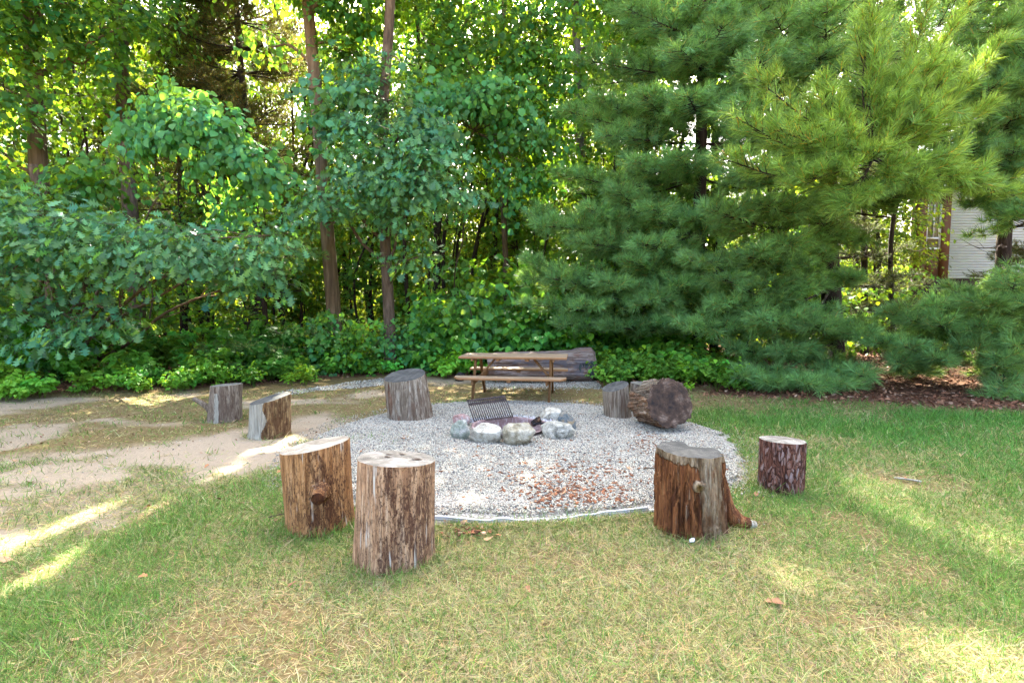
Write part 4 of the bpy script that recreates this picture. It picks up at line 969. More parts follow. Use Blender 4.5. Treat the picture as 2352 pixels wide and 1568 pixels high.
W = {
 'debarked': dict(cols=[(.10, .042, .015), (.30, .135, .045), (.50, .265, .105), (.63, .43, .235)], patch=(.06, .021, .010), mott=.85, patch_lo=.505, streak=(.58, .49, .38), pf=50, ps=.26, speck=.8),
 'pale': dict(cols=[(.13, .066, .036), (.35, .19, .097), (.54, .335, .185), (.68, .52, .36)], patch=(.07, .028, .016), mott=.85, patch_lo=.508, streak=(.62, .57, .47), pf=52, ps=.24, speck=.8),
 'grey': dict(cols=[(.05, .034, .022), (.19, .145, .098), (.35, .295, .215), (.50, .46, .365)], patch=(.10, .05, .028), sc=1.0, stretch=.05, mott=.6, patch_lo=.51, pf=20, ps=.12),
 'brown': dict(cols=[(.030, .018, .012), (.12, .065, .038), (.24, .15, .095), (.38, .29, .21)], patch=(.13, .05, .022), sc=.9, stretch=.06, mott=.7, patch_lo=.49, pf=22, ps=.16),
 'greybrown': dict(cols=[(.045, .031, .020), (.155, .113, .076), (.27, .215, .152), (.39, .34, .26)], patch=(.085, .048, .032), sc=1.1, stretch=.12, mott=.6, patch_lo=.50, pf=24, ps=.25),
 'smooth': dict(cols=[(.18, .16, .115), (.31, .29, .22), (.41, .395, .315), (.50, .485, .40)], patch=(.22, .185, .14), sc=.8, stretch=.05, mott=.35, patch_lo=.54),
 'rot': dict(cols=[(.035, .012, .006), (.16, .055, .018), (.31, .125, .042), (.44, .25, .11)], patch=(.075, .026, .010), sc=.9, stretch=.10, mott=.8, patch_lo=.50, pf=22, ps=.25, streak=(.36, .30, .22)),
 'buff': dict(cols=[(.055, .028, .014), (.21, .135, .07), (.37, .28, .17), (.50, .43, .31)], patch=(.16, .065, .022), sc=1.0, stretch=.06, mott=.7, patch_lo=.515, pf=20, ps=.14),
 'straw': dict(cols=[(.035, .018, .008), (.18, .105, .045), (.35, .23, .105), (.48, .36, .19)], patch=(.07, .030, .013), sc=1.0, stretch=.10, mott=.8, patch_lo=.50, pf=26, ps=.22),
 'logbark': dict(cols=[(.035, .02, .012), (.15, .085, .05), (.34, .23, .145), (.56, .47, .36)], patch=(.30, .14, .06), sc=1.1, stretch=.12, mott=.7, patch_lo=.50, pf=24, ps=.3),
}
M['debarked'] = wood_mat('debarked orange wood', W['debarked'])
M['debarked_pale'] = wood_mat('debarked pale wood', W['pale'])
M['grey_wood'] = wood_mat('weathered grey wood', W['grey'])
M['grizzled'] = wood_mat('grizzled grey and brown wood', W['grey'], W['brown'], 1.0)
M['grey_dark'] = wood_mat('weathered brown grey wood', W['greybrown'], W['smooth'], 1.0)
M['grey_plain'] = wood_mat('brown grey wood', W['greybrown'])
M['two_sided'] = wood_mat('half smooth half crumbling wood', W['smooth'], W['straw'], 1.1, .018)
M['rot_blend'] = wood_mat('crumbling rust and buff wood', W['rot'], W['buff'], 1.3, .022)
M['rotten'] = wood_mat('crumbling orange brown wood', W['rot'], None, 1.3, .02)
M['rotten_pale'] = wood_mat('ridged buff wood', W['buff'], None, 1.2, .02)
M['log_bark'] = wood_mat('broken grey brown bark', W['logbark'], W['grey'], 1.3, .025)
M['pale_grey'] = wood_mat('smooth pale grey wood', W['smooth'])
def cut_mat(name, c0, c1, c2, crack=(.05, .04, .035), ring=60, bigs=4.0):
    n = NT(name); v = n.coords()
    sp = n.N('ShaderNodeVectorMath', operation='MULTIPLY'); n.L(v, sp.inputs[0]); sp.inputs[1].default_value = (1, 1, 0)
    ln = n.N('ShaderNodeVectorMath', operation='LENGTH'); n.L(sp.outputs[0], ln.inputs[0])
    wob = n.noise(v, 5, 3); rr = n.math('ADD', n.math('MULTIPLY', ln.outputs['Value'], ring), n.math('MULTIPLY', wob, 5.0))
    ringm = n.math('SINE', n.math('MULTIPLY', rr, 6.283))
    f = n.noise(v, 18, 5, .65); big = n.noise(v, bigs, 4, .65)
    c = n.ramp(big, [(.32, c0), (.52, c1), (.68, c2)])
    c = n.mix(n.ramp(f, [(.42, .45), (.6, 0.0)]), c, tuple(.5 * q for q in c0))
    c = n.mix(n.math('MULTIPLY', n.ramp(ringm, [(.3, .0), (.9, .6)]), .9), c, tuple(.5 * q for q in c1))
    # radial checks
    nr = n.N('ShaderNodeVectorMath', operation='NORMALIZE'); n.L(sp.outputs[0], nr.inputs[0])
    ck = n.noise(nr.outputs[0], 5.5, 4, .75)
    ckm = n.math('MULTIPLY', n.ramp(ck, [(.335, 1.0), (.365, 0.0)]), n.ramp(ln.outputs['Value'], [(.03, 0.0), (.09, 1.0)]))
    c = n.mix(n.math('MULTIPLY', ckm, .85), c, crack)
    h = n.math('SUBTRACT', n.math('ADD', n.math('MULTIPLY', f, .5), n.math('MULTIPLY', ringm, .06)), n.math('MULTIPLY', ckm, .8))
    return n.done(c, .85, n.bump(h, .6, .012), .2)
M['cut_pale'] = cut_mat('sun bleached cut wood', (.22, .18, .125), (.38, .345, .27), (.50, .475, .395), (.10, .07, .05))
M['cut_white'] = cut_mat('bleached white cut wood', (.13, .115, .09), (.29, .275, .23), (.47, .46, .41), (.05, .04, .035))
M['cut_dark'] = cut_mat('charcoal grey weathered cut', (.050, .052, .048), (.088, .090, .082), (.15, .148, .13))
M['cut_grey'] = cut_mat('grey weathered cut', (.11, .105, .085), (.18, .175, .145), (.27, .26, .215))
M['cut_char'] = cut_mat('blackened rotten cut', (.020, .017, .016), (.10, .060, .038), (.24, .175, .13), ring=22, bigs=6.5)
def plate_mat():
    n = NT('scaly pine bark'); v0 = n.coords((1, 1, .30)); nz = n.N('ShaderNodeTexNoise'); nz.inputs['Scale'].default_value = 14; nz.inputs['Detail'].default_value = 3; n.L(v0, nz.inputs['Vector'])
    sc_ = n.N('ShaderNodeVectorMath', operation='SCALE'); n.L(nz.outputs['Color'], sc_.inputs[0]); sc_.inputs['Scale'].default_value = .11
    ad = n.N('ShaderNodeVectorMath', operation='ADD'); n.L(v0, ad.inputs[0]); n.L(sc_.outputs[0], ad.inputs[1]); v = ad.outputs[0]
    vd = n.vor(v, 26, 'DISTANCE_TO_EDGE'); cc = n.N('ShaderNodeSeparateColor'); n.L(n.vor(v, 44, 'F1', 'Color'), cc.inputs[0])
    f = n.noise(n.coords((1, 1, .35)), 46, 5, .75, .8); fu = n.noise(n.coords((1, 1, .12)), 15, 4, .6)
    c = n.ramp(n.math('ADD', n.math('MULTIPLY', cc.outputs[0], .45), n.math('MULTIPLY', f, .55)), [(.30, (.065, .026, .018)), (.45, (.17, .068, .042)), (.58, (.24, .115, .08)), (.72, (.34, .25, .23))])
    c = n.mix(n.ramp(vd, [(.015, .8), (.07, 0.0)]), c, (.035, .015, .011))
    c = n.mix(n.ramp(fu, [(.36, .8), (.44, 0.0)]), c, (.03, .013, .010))
    h = n.math('ADD', n.math('ADD', n.ramp(vd, [(.0, 0.0), (.12, .6)]), n.math('MULTIPLY', cc.outputs[0], .5)), n.math('ADD', n.math('MULTIPLY', f, .7), n.ramp(fu, [(.34, 0.0), (.46, .8)])))
    return n.done(c, .9, n.bump(h, 1.0, .016), .15)
M['plates'] = plate_mat()

def stump_mesh(rb, rt, h, lean=(0, 0), tilt=(0, 0), ridge=.03, freq=7, flare=.10, lobes=.05, seed=0, ns=150, nr=60, groove=0.0, splitf=None, notch=None, ecc=1.0, rcap=14):
    """returns (side V,F,theta,t), (cap V,F). tilt = slope of the cut in x,y"""
    th = np.linspace(0, 2 * np.pi, ns, endpoint=False); t = np.linspace(0, 1, nr)
    TH, TT = np.meshgrid(th, t)
    lob = 1 + lobes * (2 * fbm(np.stack([np.cos(TH) * 1.1, np.sin(TH) * 1.1, TT * .35 + seed], -1), 2, seed) - 1)
    fl = flare * np.exp(-TT / .12) * (.5 + fbm(np.stack([np.cos(TH) * 1.6, np.sin(TH) * 1.6, 0 * TT + seed], -1), 2, seed + 3))
    rg = fbm(np.stack([np.cos(TH) * freq, np.sin(TH) * freq, TT * .9 + seed * 2.1], -1), 4, seed + 5, .6) - .5
    fine = fbm(np.stack([np.cos(TH) * freq * 3.5, np.sin(TH) * freq * 3.5, TT * 2.0 + seed], -1), 3, seed + 9) - .5
    r = (rb + (rt - rb) * TT) * lob * (1 + fl) * (1 + ridge * 2 * rg + ridge * .8 * fine)
    if groove:
        gn = fbm(np.stack([np.cos(TH) * 4.5, np.sin(TH) * 4.5, TT * .5 + seed], -1), 3, seed + 20)
        r *= 1 - groove * np.clip((gn - .58) * 6, 0, 1)
    if splitf is not None: r = r * splitf(TH, TT)
    x = r * np.cos(TH) + lean[0] * TT; y = r * np.sin(TH) * ecc + lean[1] * TT
    ztop = h + tilt[0] * (x - lean[0]) + tilt[1] * (y - lean[1])
    if notch is not None: ztop = ztop + notch(x, y)
    z = TT * ztop - .03 * (1 - TT)
    V = np.stack([x, y, z], -1).reshape(-1, 3)
    F = grid_faces(ns, nr, True)
    rim = np.stack([x[-1], y[-1], z[-1]], 1); c0 = rim.mean(0)
    rows = []
    for k, s in enumerate(np.linspace(1, 0, rcap)):
        q = c0 + (rim - c0) * s
        zq = h + tilt[0] * (q[:, 0] - lean[0]) + tilt[1] * (q[:, 1] - lean[1]) + (notch(q[:, 0], q[:, 1]) if notch is not None else 0)
        zq = zq + (fbm(np.stack([q[:, 0] * 14, q[:, 1] * 14, 0 * zq + seed], -1), 3, seed + 30) - .5) * .010 * min(1, k / 2)
        q = np.column_stack([q[:, 0], q[:, 1], zq + (.002 if k else 0)]); rows.append(q)
    rows[0][:, 2] = z[-1]
    return (V, F, TH.ravel(), TT.ravel()), (np.concatenate(rows), grid_faces(ns, rcap, True))
def put_stump(name, label, cat, center, side_mat, cut, group, tint=None, mats2=None, rotz=0, cutname='cut_face', **kw):
    (V, F, TH, TT), (CV, CF) = stump_mesh(**kw)
    root = thing(name, label, cat, (center[0], center[1], 0), group, (0, 0, rotz))
    A = Acc()
    C = np.ones((len(V), 3)) if tint is None else tint(TH, TT)
    if mats2:                                   # mats2 = (material, test(theta,t)): another surface on part of the side
        fm = mats2[1](TH[F].mean(1), TT[F].mean(1))
        A.add(V, F[~fm], C, 0); A.add(V, F[fm], C, 1); o = A.build('log_side', [M[side_mat], M[mats2[0]]], root, True)
    else: o = A.add(V, F, C).build('log_side', M[side_mat], root, True)
    c = Acc().add(CV, CF).build(cutname, M[cut], root, True)
    # object coordinates of the cut are centred on its rings
    ctr = CV[-1].copy(); me = c.data
    co = np.empty(len(me.vertices) * 3, np.float32); me.vertices.foreach_get('co', co); co = co.reshape(-1, 3) - ctr
    me.vertices.foreach_set('co', co.ravel()); c.location = ctr
    return root
def plates_(th, t, f, seed, amp):               # wood flaking off in upright slabs
    p = fbm(np.stack([np.cos(th) * f, np.sin(th) * f, t * 1.5], -1), 4, seed, .6)
    return 1 + amp * .5 - amp * (sstep(.44, .47, p) * .5 + sstep(.53, .55, p) * .6 + sstep(.62, .63, p) * .5)
SEATS = 'log seats around the fire pit'
def ctr(px, pyb, r):                            # stump centre from the foot of its near side
    g = G(px, pyb); d = np.hypot(*g[:2]); return g[:2] * (1 + r / d)
def TH_(a, b):                                  # angle window test
    return lambda th, t: (np.mod(th - a, 2 * np.pi) < np.mod(b - a, 2 * np.pi))
def branch(root, name, a, b, r0, r1, mat, cut=None, ns=20):
    T = Acc(); q = smooth_path([a, (np.array(a) + np.array(b)) / 2 + np.array([0, 0, .01]), b], 12)
    T.add(*tube(q, np.concatenate([[r0 * 1.5, r0 * 1.2], np.linspace(r0, r1, 10)]), ns, .16, 3)); return T.build(name, M[mat], root, True)

# 1 back left, grey, with a broken branch
c = ctr(516, 972, .22)
s1 = put_stump('stump', 'grey brown stump with a broken branch stub poking out on its left', 'stump', c, 'grey_dark', 'cut_grey', SEATS, rb=.215, rt=.20, h=.51, lean=(.05, 0), tilt=(.06, -.02), ridge=.035, freq=5, flare=.12, lobes=.07, seed=3, groove=.05,
               tint=lambda th, t: np.stack([.15 + .75 * np.exp(-((th - 4.62 + .25 * (t - .5)) / .16) ** 2) * (t < .82)] * 3, -1))
q = branch(s1, 'branch_stub', (-.17, -.05, .17), (-.37, -.10, .335), .040, .030, 'grey_plain')
# 2 pale grey and straw brown
c = ctr(620, 1008, .25)
put_stump('stump', 'short stump, smooth pale grey on one side and crumbling straw brown on the other', 'stump', c, 'two_sided', 'cut_dark', SEATS, rb=.25, rt=.245, h=.465, lean=(.03, 0), tilt=(.22, .10), ridge=.03, freq=5, flare=.10, lobes=.05, seed=8, groove=.04,
          tint=lambda th, t: np.stack([np.where(TH_(4.85 , 1.6)(th + .10 * np.sin(t * 9), t), .95, .05)] * 3, -1), splitf=lambda th, t: np.where(TH_(4.85, 1.6)(th, t), plates_(th, t, 9, 2, .07), 1.0))
# 3 back centre
c = ctr(945, 973, .30)
put_stump('stump', 'wide grizzled stump with a slanting charcoal grey top, left of the picnic table', 'stump', c, 'grizzled', 'cut_dark', SEATS, rb=.315, rt=.285, h=.635, lean=(-.085, 0), tilt=(.10, .20), ridge=.05, freq=6, flare=.06, lobes=.06, seed=14, groove=.06,
          tint=lambda th, t: np.stack([(fbm(np.stack([np.cos(th) * 2.5, np.sin(th) * 2.5, t * .25], -1), 2, 61) - .5) * 2.6 + .40 + .2 * (1 - t)] * 3, -1), splitf=lambda th, t: plates_(th, t, 7, 5, .035))
# 4 front, leaning, with the knot
c = ctr(738, 1229, .24)
s4 = put_stump('stump', 'leaning orange debarked stump with a sawn branch knot', 'stump', c, 'debarked', 'cut_pale', SEATS, rb=.235, rt=.238, h=.58, lean=(-.035, .02), tilt=(.17, -.02), ridge=.03, freq=5, flare=.05, lobes=.09, seed=21, groove=.04, ns=180)
kn = Acc(); kp = np.array([(.075, -.20, .30), (.088, -.262, .295), (.094, -.298, .290)])
kn.add(*tube(smooth_path(kp, 8), [.080, .066, .052, .047, .045, .044, .043, .043], 26, .14, 5, cap=False)); o = kn.build('branch_knot', M['debarked'], s4, True)
q = kp[-1]; kc = Acc(); kc.add(*tube(np.array([kp[-1] - (0, .004, 0), kp[-1] + (.0, .001, 0)]), .0425, 26)); kc.build('knot_end', M['rotten'], o)
# 5 front, biggest
c = ctr(903, 1316, .25)
s5 = put_stump('stump', 'biggest pale orange debarked stump, nearest to the camera, with a bleached top', 'stump', c, 'debarked_pale', 'cut_white', SEATS, rb=.252, rt=.244, h=.635, lean=(.03, 0), tilt=(-.075, -.085), ridge=.024, freq=5, flare=.03, lobes=.075, seed=33, groove=.025, ns=190, nr=70,
          splitf=lambda th, t: 1 - .03 * np.exp(-((np.mod(th - 4.05, 6.283)) / .015) ** 2) - .03 * np.exp(-((th - 5.05) / .012) ** 2) - .02 * np.exp(-((th - 4.45) / .012) ** 2))
for k, (mx, my, mr) in enumerate(((.05, .10, .018), (-.03, .06, .016), (-.02, -.01, .018), (.17, -.02, .024))):
    th = np.linspace(0, 6.283, 18, endpoint=False); rr_ = mr * (1 + .25 * np.sin(th * 3 + k)); xx, yy = mx + rr_ * np.cos(th) * 1.3, my + rr_ * np.sin(th) * .7
    f_ = lambda x, y: .635 - .075 * (x - .03) - .085 * y + .0085
    V = np.vstack([np.stack([xx, yy, f_(xx, yy)], 1), [[mx, my, f_(mx, my)]]]); i = np.arange(18)
    Acc().add(V, np.stack([i, (i + 1) % 18, np.full(18, 18)], 1)).build('dark_knot', M['cut_char'], s5)
# 6 rotten, with a root
c = ctr(1582, 1242, .24)
s6 = put_stump('stump', 'crumbling rusty brown stump with a dark grey top and a root splaying out', 'stump', c, 'rot_blend', 'cut_dark', SEATS, rb=.243, rt=.222, h=.575, lean=(-.015, .01), tilt=(-.045, .01), ridge=.085, freq=5.5, flare=.06, lobes=.09, seed=45, groove=.10, ns=260, nr=110,
               tint=lambda th, t: np.stack([.12 + .85 * np.exp(-((th - 5.08 - .12 * (1 - t)) / .42) ** 4) + .7 * sstep(.84, .97, t)] * 3, -1), splitf=lambda th, t: plates_(th, t, 8, 11, .10 * (1 - .6 * np.exp(-((th - 5.08) / .4) ** 4)) * sstep(1.0, .88, t)),
               notch=lambda x, y: -.055 * sstep(.01, .03, y - .07) * sstep(.0, .05, x - .01))
T = Acc()
q = smooth_path([(.20, .02, .50), (.235, .0, .30), (.27, -.01, .13), (.34, -.02, .05), (.43, -.03, .035)], 22)
tv, tf = tube(q, np.interp(np.linspace(0, 1, 22), [0, .3, .6, .8, 1], [.02, .045, .062, .055, .038]), 18, .3, 4)
T.add(tv, tf); o = T.build('root', M['rotten'], s6, True)
T = Acc(); T.add(*tube(smooth_path([(.405, -.03, .038), (.455, -.035, .032), (.475, -.036, .03)], 6), [.034, .036, .030, .03, .028, .018], 14, .2)); T.build('root_tip', M['pale_grey'], o, True)
for nm, (a, zz) in {'knot': (4.62, .385), 'knot.001': (5.12, .075)}.items():
    p = np.array([.235 * math.cos(a), .235 * math.sin(a), zz]); d = np.array([math.cos(a), math.sin(a), .05])
    T = Acc(); T.add(*tube(np.array([p - d * .02, p + d * .012, p + d * .022, p + d * .012]), [.046, .034, .020, .006], 18, .45)); T.build('knot', M['rotten_pale'], s6, True)
# 7 right, pine bark
c = ctr(1793, 1141, .18)
put_stump('stump', 'neat small stump with scaly red brown bark standing alone in the grass', 'stump', c, 'plates', 'cut_white', SEATS, rb=.186, rt=.184, h=.45, tilt=(-.03, -.05), ridge=.03, freq=6, flare=.0, lobes=.03, seed=52, groove=.03,
          splitf=lambda th, t: 1 - .12 * np.exp(-((th - 5.55 - .05 * t) / .035) ** 2) * (t > .25))
# 8, 9 small stumps at the back right
c = ctr(1420, 968, .2)
put_stump('stump', 'slim grey stump cut on a steep slant, behind the gravel', 'stump', c, 'grey_wood', 'cut_dark', SEATS, rb=.20, rt=.185, h=.47, lean=(-.05, 0), tilt=(.30, .16), ridge=.02, freq=4.5, flare=.0, lobes=.04, seed=61,
          splitf=lambda th, t: 1 - .05 * np.exp(-((th - 4.9) / .02) ** 2))
c = ctr(1478, 955, .2)
put_stump('stump', 'grey stump half hidden between the slim stump and the charred fallen log', 'stump', c, 'grey_plain', 'cut_grey', SEATS, rb=.21, rt=.20, h=.455, tilt=(-.05, .02), ridge=.04, freq=5, flare=.0, lobes=.05, seed=66)
# 10 fallen log, dark end towards the camera
c = ctr(1543, 1012, .30)
(V, F, TH, TT), (CV, CF) = stump_mesh(.315, .305, .62, lean=(.02, .02), tilt=(.10, .05), ridge=.09, freq=6, flare=.0, lobes=.14, seed=72, groove=.07, ns=220, nr=90, splitf=lambda th, t: plates_(th, t, 6, 19, .06))
root = thing('fallen_log', 'thick fallen log lying on its side with a blackened sawn end facing the lawn', 'log', (c[0] - .05, c[1] + .22, .30), SEATS)
ez = np.array([.12, -.95, .22]); ez /= np.linalg.norm(ez); ex = np.cross(ez, [0, 0, 1.0]); ex /= np.linalg.norm(ex); ey = np.cross(ez, ex)
Bm = np.stack([ex, ey, ez], 1)
def lay(V): return (V - np.array([0, 0, .40])) @ Bm.T
A = Acc(); A.add(lay(V), F)
LV, _, _ = A.arrays()
root.location.z = -LV[:, 2].min() - .02
A = Acc(); A.add(V - np.array([0, 0, .40]), F, np.stack([.1 + .6 * (lay(V)[:, 2] > .1)] * 3, -1))
import mathutils
q4 = mathutils.Matrix([list(r) for r in Bm]).to_quaternion(); root.rotation_mode = 'QUATERNION'; root.rotation_quaternion = q4
o = A.build('bark', M['log_bark'], root, True)
Acc().add(CV - np.array([0, 0, .40]), CF).build('charred_end', M['cut_char'], root, True)

# 11 long hollowed log behind the table
def hollow_log():
    L0 = 2.28; ns, nx = 110, 120
    u = np.linspace(0, 1, nx); a = np.linspace(0, 2 * np.pi, ns, endpoint=False)
    Aa, U = np.meshgrid(a, u)
    R0 = np.interp(U, [0, .3, .78, .86, 1], [.27, .29, .32, .37, .385])
    rr = R0 * (1 + .10 * (fbm(np.stack([np.cos(Aa) * 4, np.sin(Aa) * 4, U * 2.5], -1), 4, 81) - .5) * 2)
    # the front (towards the camera) is hollowed into a shallow trough
    fr = np.exp(-((np.mod(Aa - np.pi * 1.0 + np.pi, 2 * np.pi) - np.pi) / .62) ** 2) * sstep(.03, .10, U) * sstep(.995, .90, U)
    rr = rr * (1 - .38 * fr) * (1 - .10 * sstep(.1, .0, U)) * (1 - .22 * sstep(.95, 1.0, U) ** 2)
    y = rr * np.cos(Aa); z = rr * np.sin(Aa) * 1.05
    x = (U - .5) * L0 + .05 * (fbm(np.stack([np.cos(Aa) * 3, np.sin(Aa) * 3, 0 * U], -1), 3, 84) - .5) * (np.abs(U - .5) * 2) ** 6
    V = np.stack([x, y, z], -1).reshape(-1, 3)
    F = grid_faces(ns, nx, True)
    fm = (fr.ravel()[F].mean(1) > .35)
    return V, F, fm
V, F, fm = hollow_log()
g = G(1243, 885); root = thing('hollow_log', 'long weathered hollow log lying behind the picnic table, arches cut in its thick right end', 'log', (g[0] + .02, g[1] + .42, .36), None, (0, 0, R(3)))
n = NT('weathered log lengthwise'); v = n.coords((.06, 1, 1)); v2 = n.coords((.25, 1, 1))
a = n.noise(v, 24, 6, .7, .4); b = n.noise(v2, 9, 4, .65, .6)
cw = n.ramp(a, [(.26, (.04, .028, .022)), (.45, (.145, .105, .08)), (.6, (.28, .225, .18)), (.76, (.45, .40, .34))]); cw = n.mix(n.ramp(b, [(.5, 0.0), (.6, .7)]), cw, (.20, .11, .075))
M['log_long'] = n.done(cw, .9, n.bump(n.math('ADD', a, b), 1.0, .025), .15)
n = NT('weathered log hollow'); v = n.coords((.12, 1, 1)); v2 = n.coords((.5, 1, 1))
a = n.noise(v, 20, 6, .7, .6); b = n.noise(v2, 6, 4, .65, .6)
cw = n.ramp(a, [(.30, (.045, .026, .018)), (.46, (.16, .10, .07)), (.58, (.31, .235, .185)), (.74, (.47, .41, .35))]); cw = n.mix(n.ramp(b, [(.48, 0.0), (.6, .75)]), cw, (.12, .115, .125))
M['log_trough'] = n.done(cw, .9, n.bump(n.math('ADD', a, b), 1.0, .03), .15)
A = Acc().add(V, F[~fm], None, 0).add(V, F[fm], None, 1); body = A.build('log_body', [M['log_long'], M['log_trough']], root, True)
for e_, i0 in ((0, 0), (1, len(V) - 110)):
    rim = V[i0:i0 + 110]; cc_ = rim.mean(0); q = np.concatenate([rim, cc_ + (rim - cc_) * .6 + (.02 * (1 if not e_ else -1), 0, 0), cc_ + (rim - cc_) * .01 + (.02 * (1 if not e_ else -1), 0, 0)])
    Acc().add(q, grid_faces(110, 3, True)).build('log_end', M['cut_dark'], root, True)
n = NT('dark green stain in carved arch'); v = n.coords((1, 1, .25)); M['arch'] = n.done(n.ramp(n.noise(v, 30, 4), [(.35, (.025, .035, .032)), (.65, (.085, .10, .088))]), .9, n.bump(n.noise(v, 40, 4), .6, .01), .1)
for (x0, wd, z0, z1) in ((.80, .05, -.10, .06), (.865, .035, .0, .09), (.935, .075, -.04, .12), (1.03, .085, -.24, .14)):
    A = Acc(); rows = []; zs = np.linspace(z0, z1, 14)
    for zz in zs:
        hw = wd / 2 * min(1, math.sqrt(max(0.02, (z1 - zz) / .03))) * (1 if zz > z0 + .03 else .6)
        fx = np.linspace(-1, 1, 7); xx = x0 + hw * fx + .006 * np.sin(zz * 60)
        # lie on the log's front surface
        near = [V[np.argmin((V[:, 0] - xq) ** 2 + (V[:, 2] - zz) ** 2 + (V[:, 1] > 0) * 9)][1] for xq in xx]
        rows.append(np.stack([xx, np.array(near) - .012 * (1 - np.abs(fx) ** 3), np.full(7, zz)], 1))
    A.add(np.concatenate(rows), grid_faces(7, 14, False)); A.build('carved_arch', M['arch'], root, True)
# charred chunk at the left of it
def rock_mesh(seed, sub=5, rough=.22, cuts=5, freq=1.3):
    bm = __import__('bmesh').new(); __import__('bmesh').ops.create_icosphere(bm, subdivisions=sub, radius=1.0)
    V = np.array([v.co[:] for v in bm.verts]); F = np.array([[v.index for v in f.verts] for f in bm.faces]); bm.free()
    rg_ = np.random.default_rng(seed)
    V = V * (1 + rough * 2 * (fbm(V * freq + seed * 3.3, 3, seed) - .5))[:, None]
    for k in range(cuts):
        d = rg_.normal(0, 1, 3); d /= np.linalg.norm(d); lim = rg_.uniform(.60, .85); s = V @ d
        over = np.clip(s - lim, 0, None); V = V - d * (over * .88)[:, None]
    V = V * (1 + .09 * (fbm(V * 4 + seed, 5, seed + 1) - .5)[:, None] * 2)
    lo, hi = V.min(0), V.max(0)
    return (V - (lo + hi) / 2) / ((hi - lo) / 2), F
n = NT('charred wood'); v = n.coords(); cr = n.vor(v, 22, 'DISTANCE_TO_EDGE'); M['char'] = n.done(n.ramp(n.noise(v, 20, 4), [(.4, (.010, .010, .012)), (.7, (.05, .045, .045))]), .8, n.bump(n.ramp(cr, [(0, 0.0), (.1, 1.0)]), 1, .03), .3)
Vr, Fr = rock_mesh(91, 4, .35, 5, 2)
g = G(1055, 878); A = Acc().add(Vr * np.array([.12, .14, .11]), Fr); o = A.build('charred_chunk', M['char'], None, True); o.location = (g[0], g[1] + .15, .10); tag(o, 'small black charred log end beside the picnic table', 'burnt log')

A = Acc()                                        # longer blades left standing round the feet of the logs
for (px, pyb, r_, nn) in ((738, 1229, .24, 420), (903, 1316, .25, 480), (1582, 1242, .24, 420), (1793, 1141, .185, 420), (1543, 1012, .30, 120), (620, 1008, .25, 160), (516, 972, .215, 120)):
    c = ctr(px, pyb, r_); an = rng.uniform(math.pi * .9, math.pi * 2.1, nn); rr = r_ * rng.uniform(.97, 1.05, nn) + np.abs(rng.normal(0, .035, nn))
    grass(A, c[0] + rr * np.cos(an), c[1] + rr * np.sin(an), lambda a, b: np.ones_like(a), 1.55)
tag(A.build('grass', M['grass']), 'longer grass blades standing around the feet of the stumps', 'grass', kind='stuff')
# ------------------------------------------------------------------ picnic table
def lumber_mat():
    n = NT('stained picnic table lumber'); v = n.coords((.05, 1, 1)); v2 = n.coords((1, 1, 1))
    a = n.noise(v, 34, 5, .65, .3); b = n.noise(v2, 5, 3)
    edge = n.ramp(a, [(.3, (.24, .115, .042)), (.6, (.38, .195, .078)), (.8, (.47, .27, .125))])
    top = n.ramp(a, [(.3, (.17, .122, .07)), (.55, (.30, .23, .145)), (.8, (.39, .31, .205))])
    ge = n.N('ShaderNodeNewGeometry'); sp = n.N('ShaderNodeSeparateXYZ'); n.L(ge.outputs['True Normal'], sp.inputs[0])
    c = n.mix(n.ramp(sp.outputs[2], [(.75, 0.0), (.95, 1.0)]), edge, top)         # upper faces have silvered
    c = n.mix(n.ramp(b, [(.5, 0.0), (.7, .35)]), c, (.24, .15, .08))
    return n.done(c, .7, n.bump(a, .25, .004), .3)
M['lumber'] = lumber_mat()
def vlumber():
    n = NT('stained upright lumber'); v = n.coords((1, 1, .06)); a = n.noise(v, 34, 5, .65, .3)
    return n.done(n.ramp(a, [(.3, (.22, .105, .04)), (.6, (.35, .185, .073)), (.8, (.44, .26, .125))]), .7, n.bump(a, .25, .004), .3)
M['lumber_up'] = vlumber()
tc = np.array([.045, 9.06])
tb = thing('picnic_table', 'wooden picnic table with two attached benches in front of the long log', 'picnic table', (tc[0], tc[1], .0), None, (0, 0, R(-7.5)))
HL = .93
A = Acc()
for k in range(5):
    yc = -.30 + k * .15; A.add(*box(-HL, HL, yc - .071, yc + .071, .722, .760, .005))
A.build('tabletop', M['lumber'], tb)
for s in (-1, 1):
    A = Acc()
    for k in range(2):
        yc = s * (.60 + k * .142); V, F = box(-HL, HL, yc - .068, yc + .068, .415, .453, .005)
        if k == 1:                               # outer corners are clipped
            m = (np.abs(V[:, 0]) > HL - .01) & (V[:, 1] * s > s * yc); V[m, 0] -= np.sign(V[m, 0]) * .085
        A.add(V, F)
    A.build('bench', M['lumber'], tb)
for sx_ in (-1, 1):
    for s in (-1, 1):
        Acc().add(*beam((sx_ * .655, s * .20, .718), (sx_ * .645, s * .60, -.02), .038, .089)).build('leg', M['lumber_up'], tb)
    Acc().add(*beam((sx_ * .615, -.72, .37), (sx_ * .615, .72, .37), .038, .089)).build('seat_support', M['lumber'], tb)
    Acc().add(*beam((sx_ * .700, -.35, .700), (sx_ * .700, .35, .700), .038, .042)).build('top_cleat', M['lumber'], tb)
    Acc().add(*beam((sx_ * .34, 0, .700), (sx_ * .595, 0, .405), .070, .036)).build('brace', M['lumber_up'], tb)
    Acc().add(*beam((sx_ * .25, -.33, .702), (sx_ * .25, .33, .702), .064, .036)).build('top_cleat', M['lumber'], tb)
    Acc().add(*beam((0, sx_ * .57, .396), (0, sx_ * .78, .396), .070, .036)).build('bench_cleat', M['lumber'], tb)

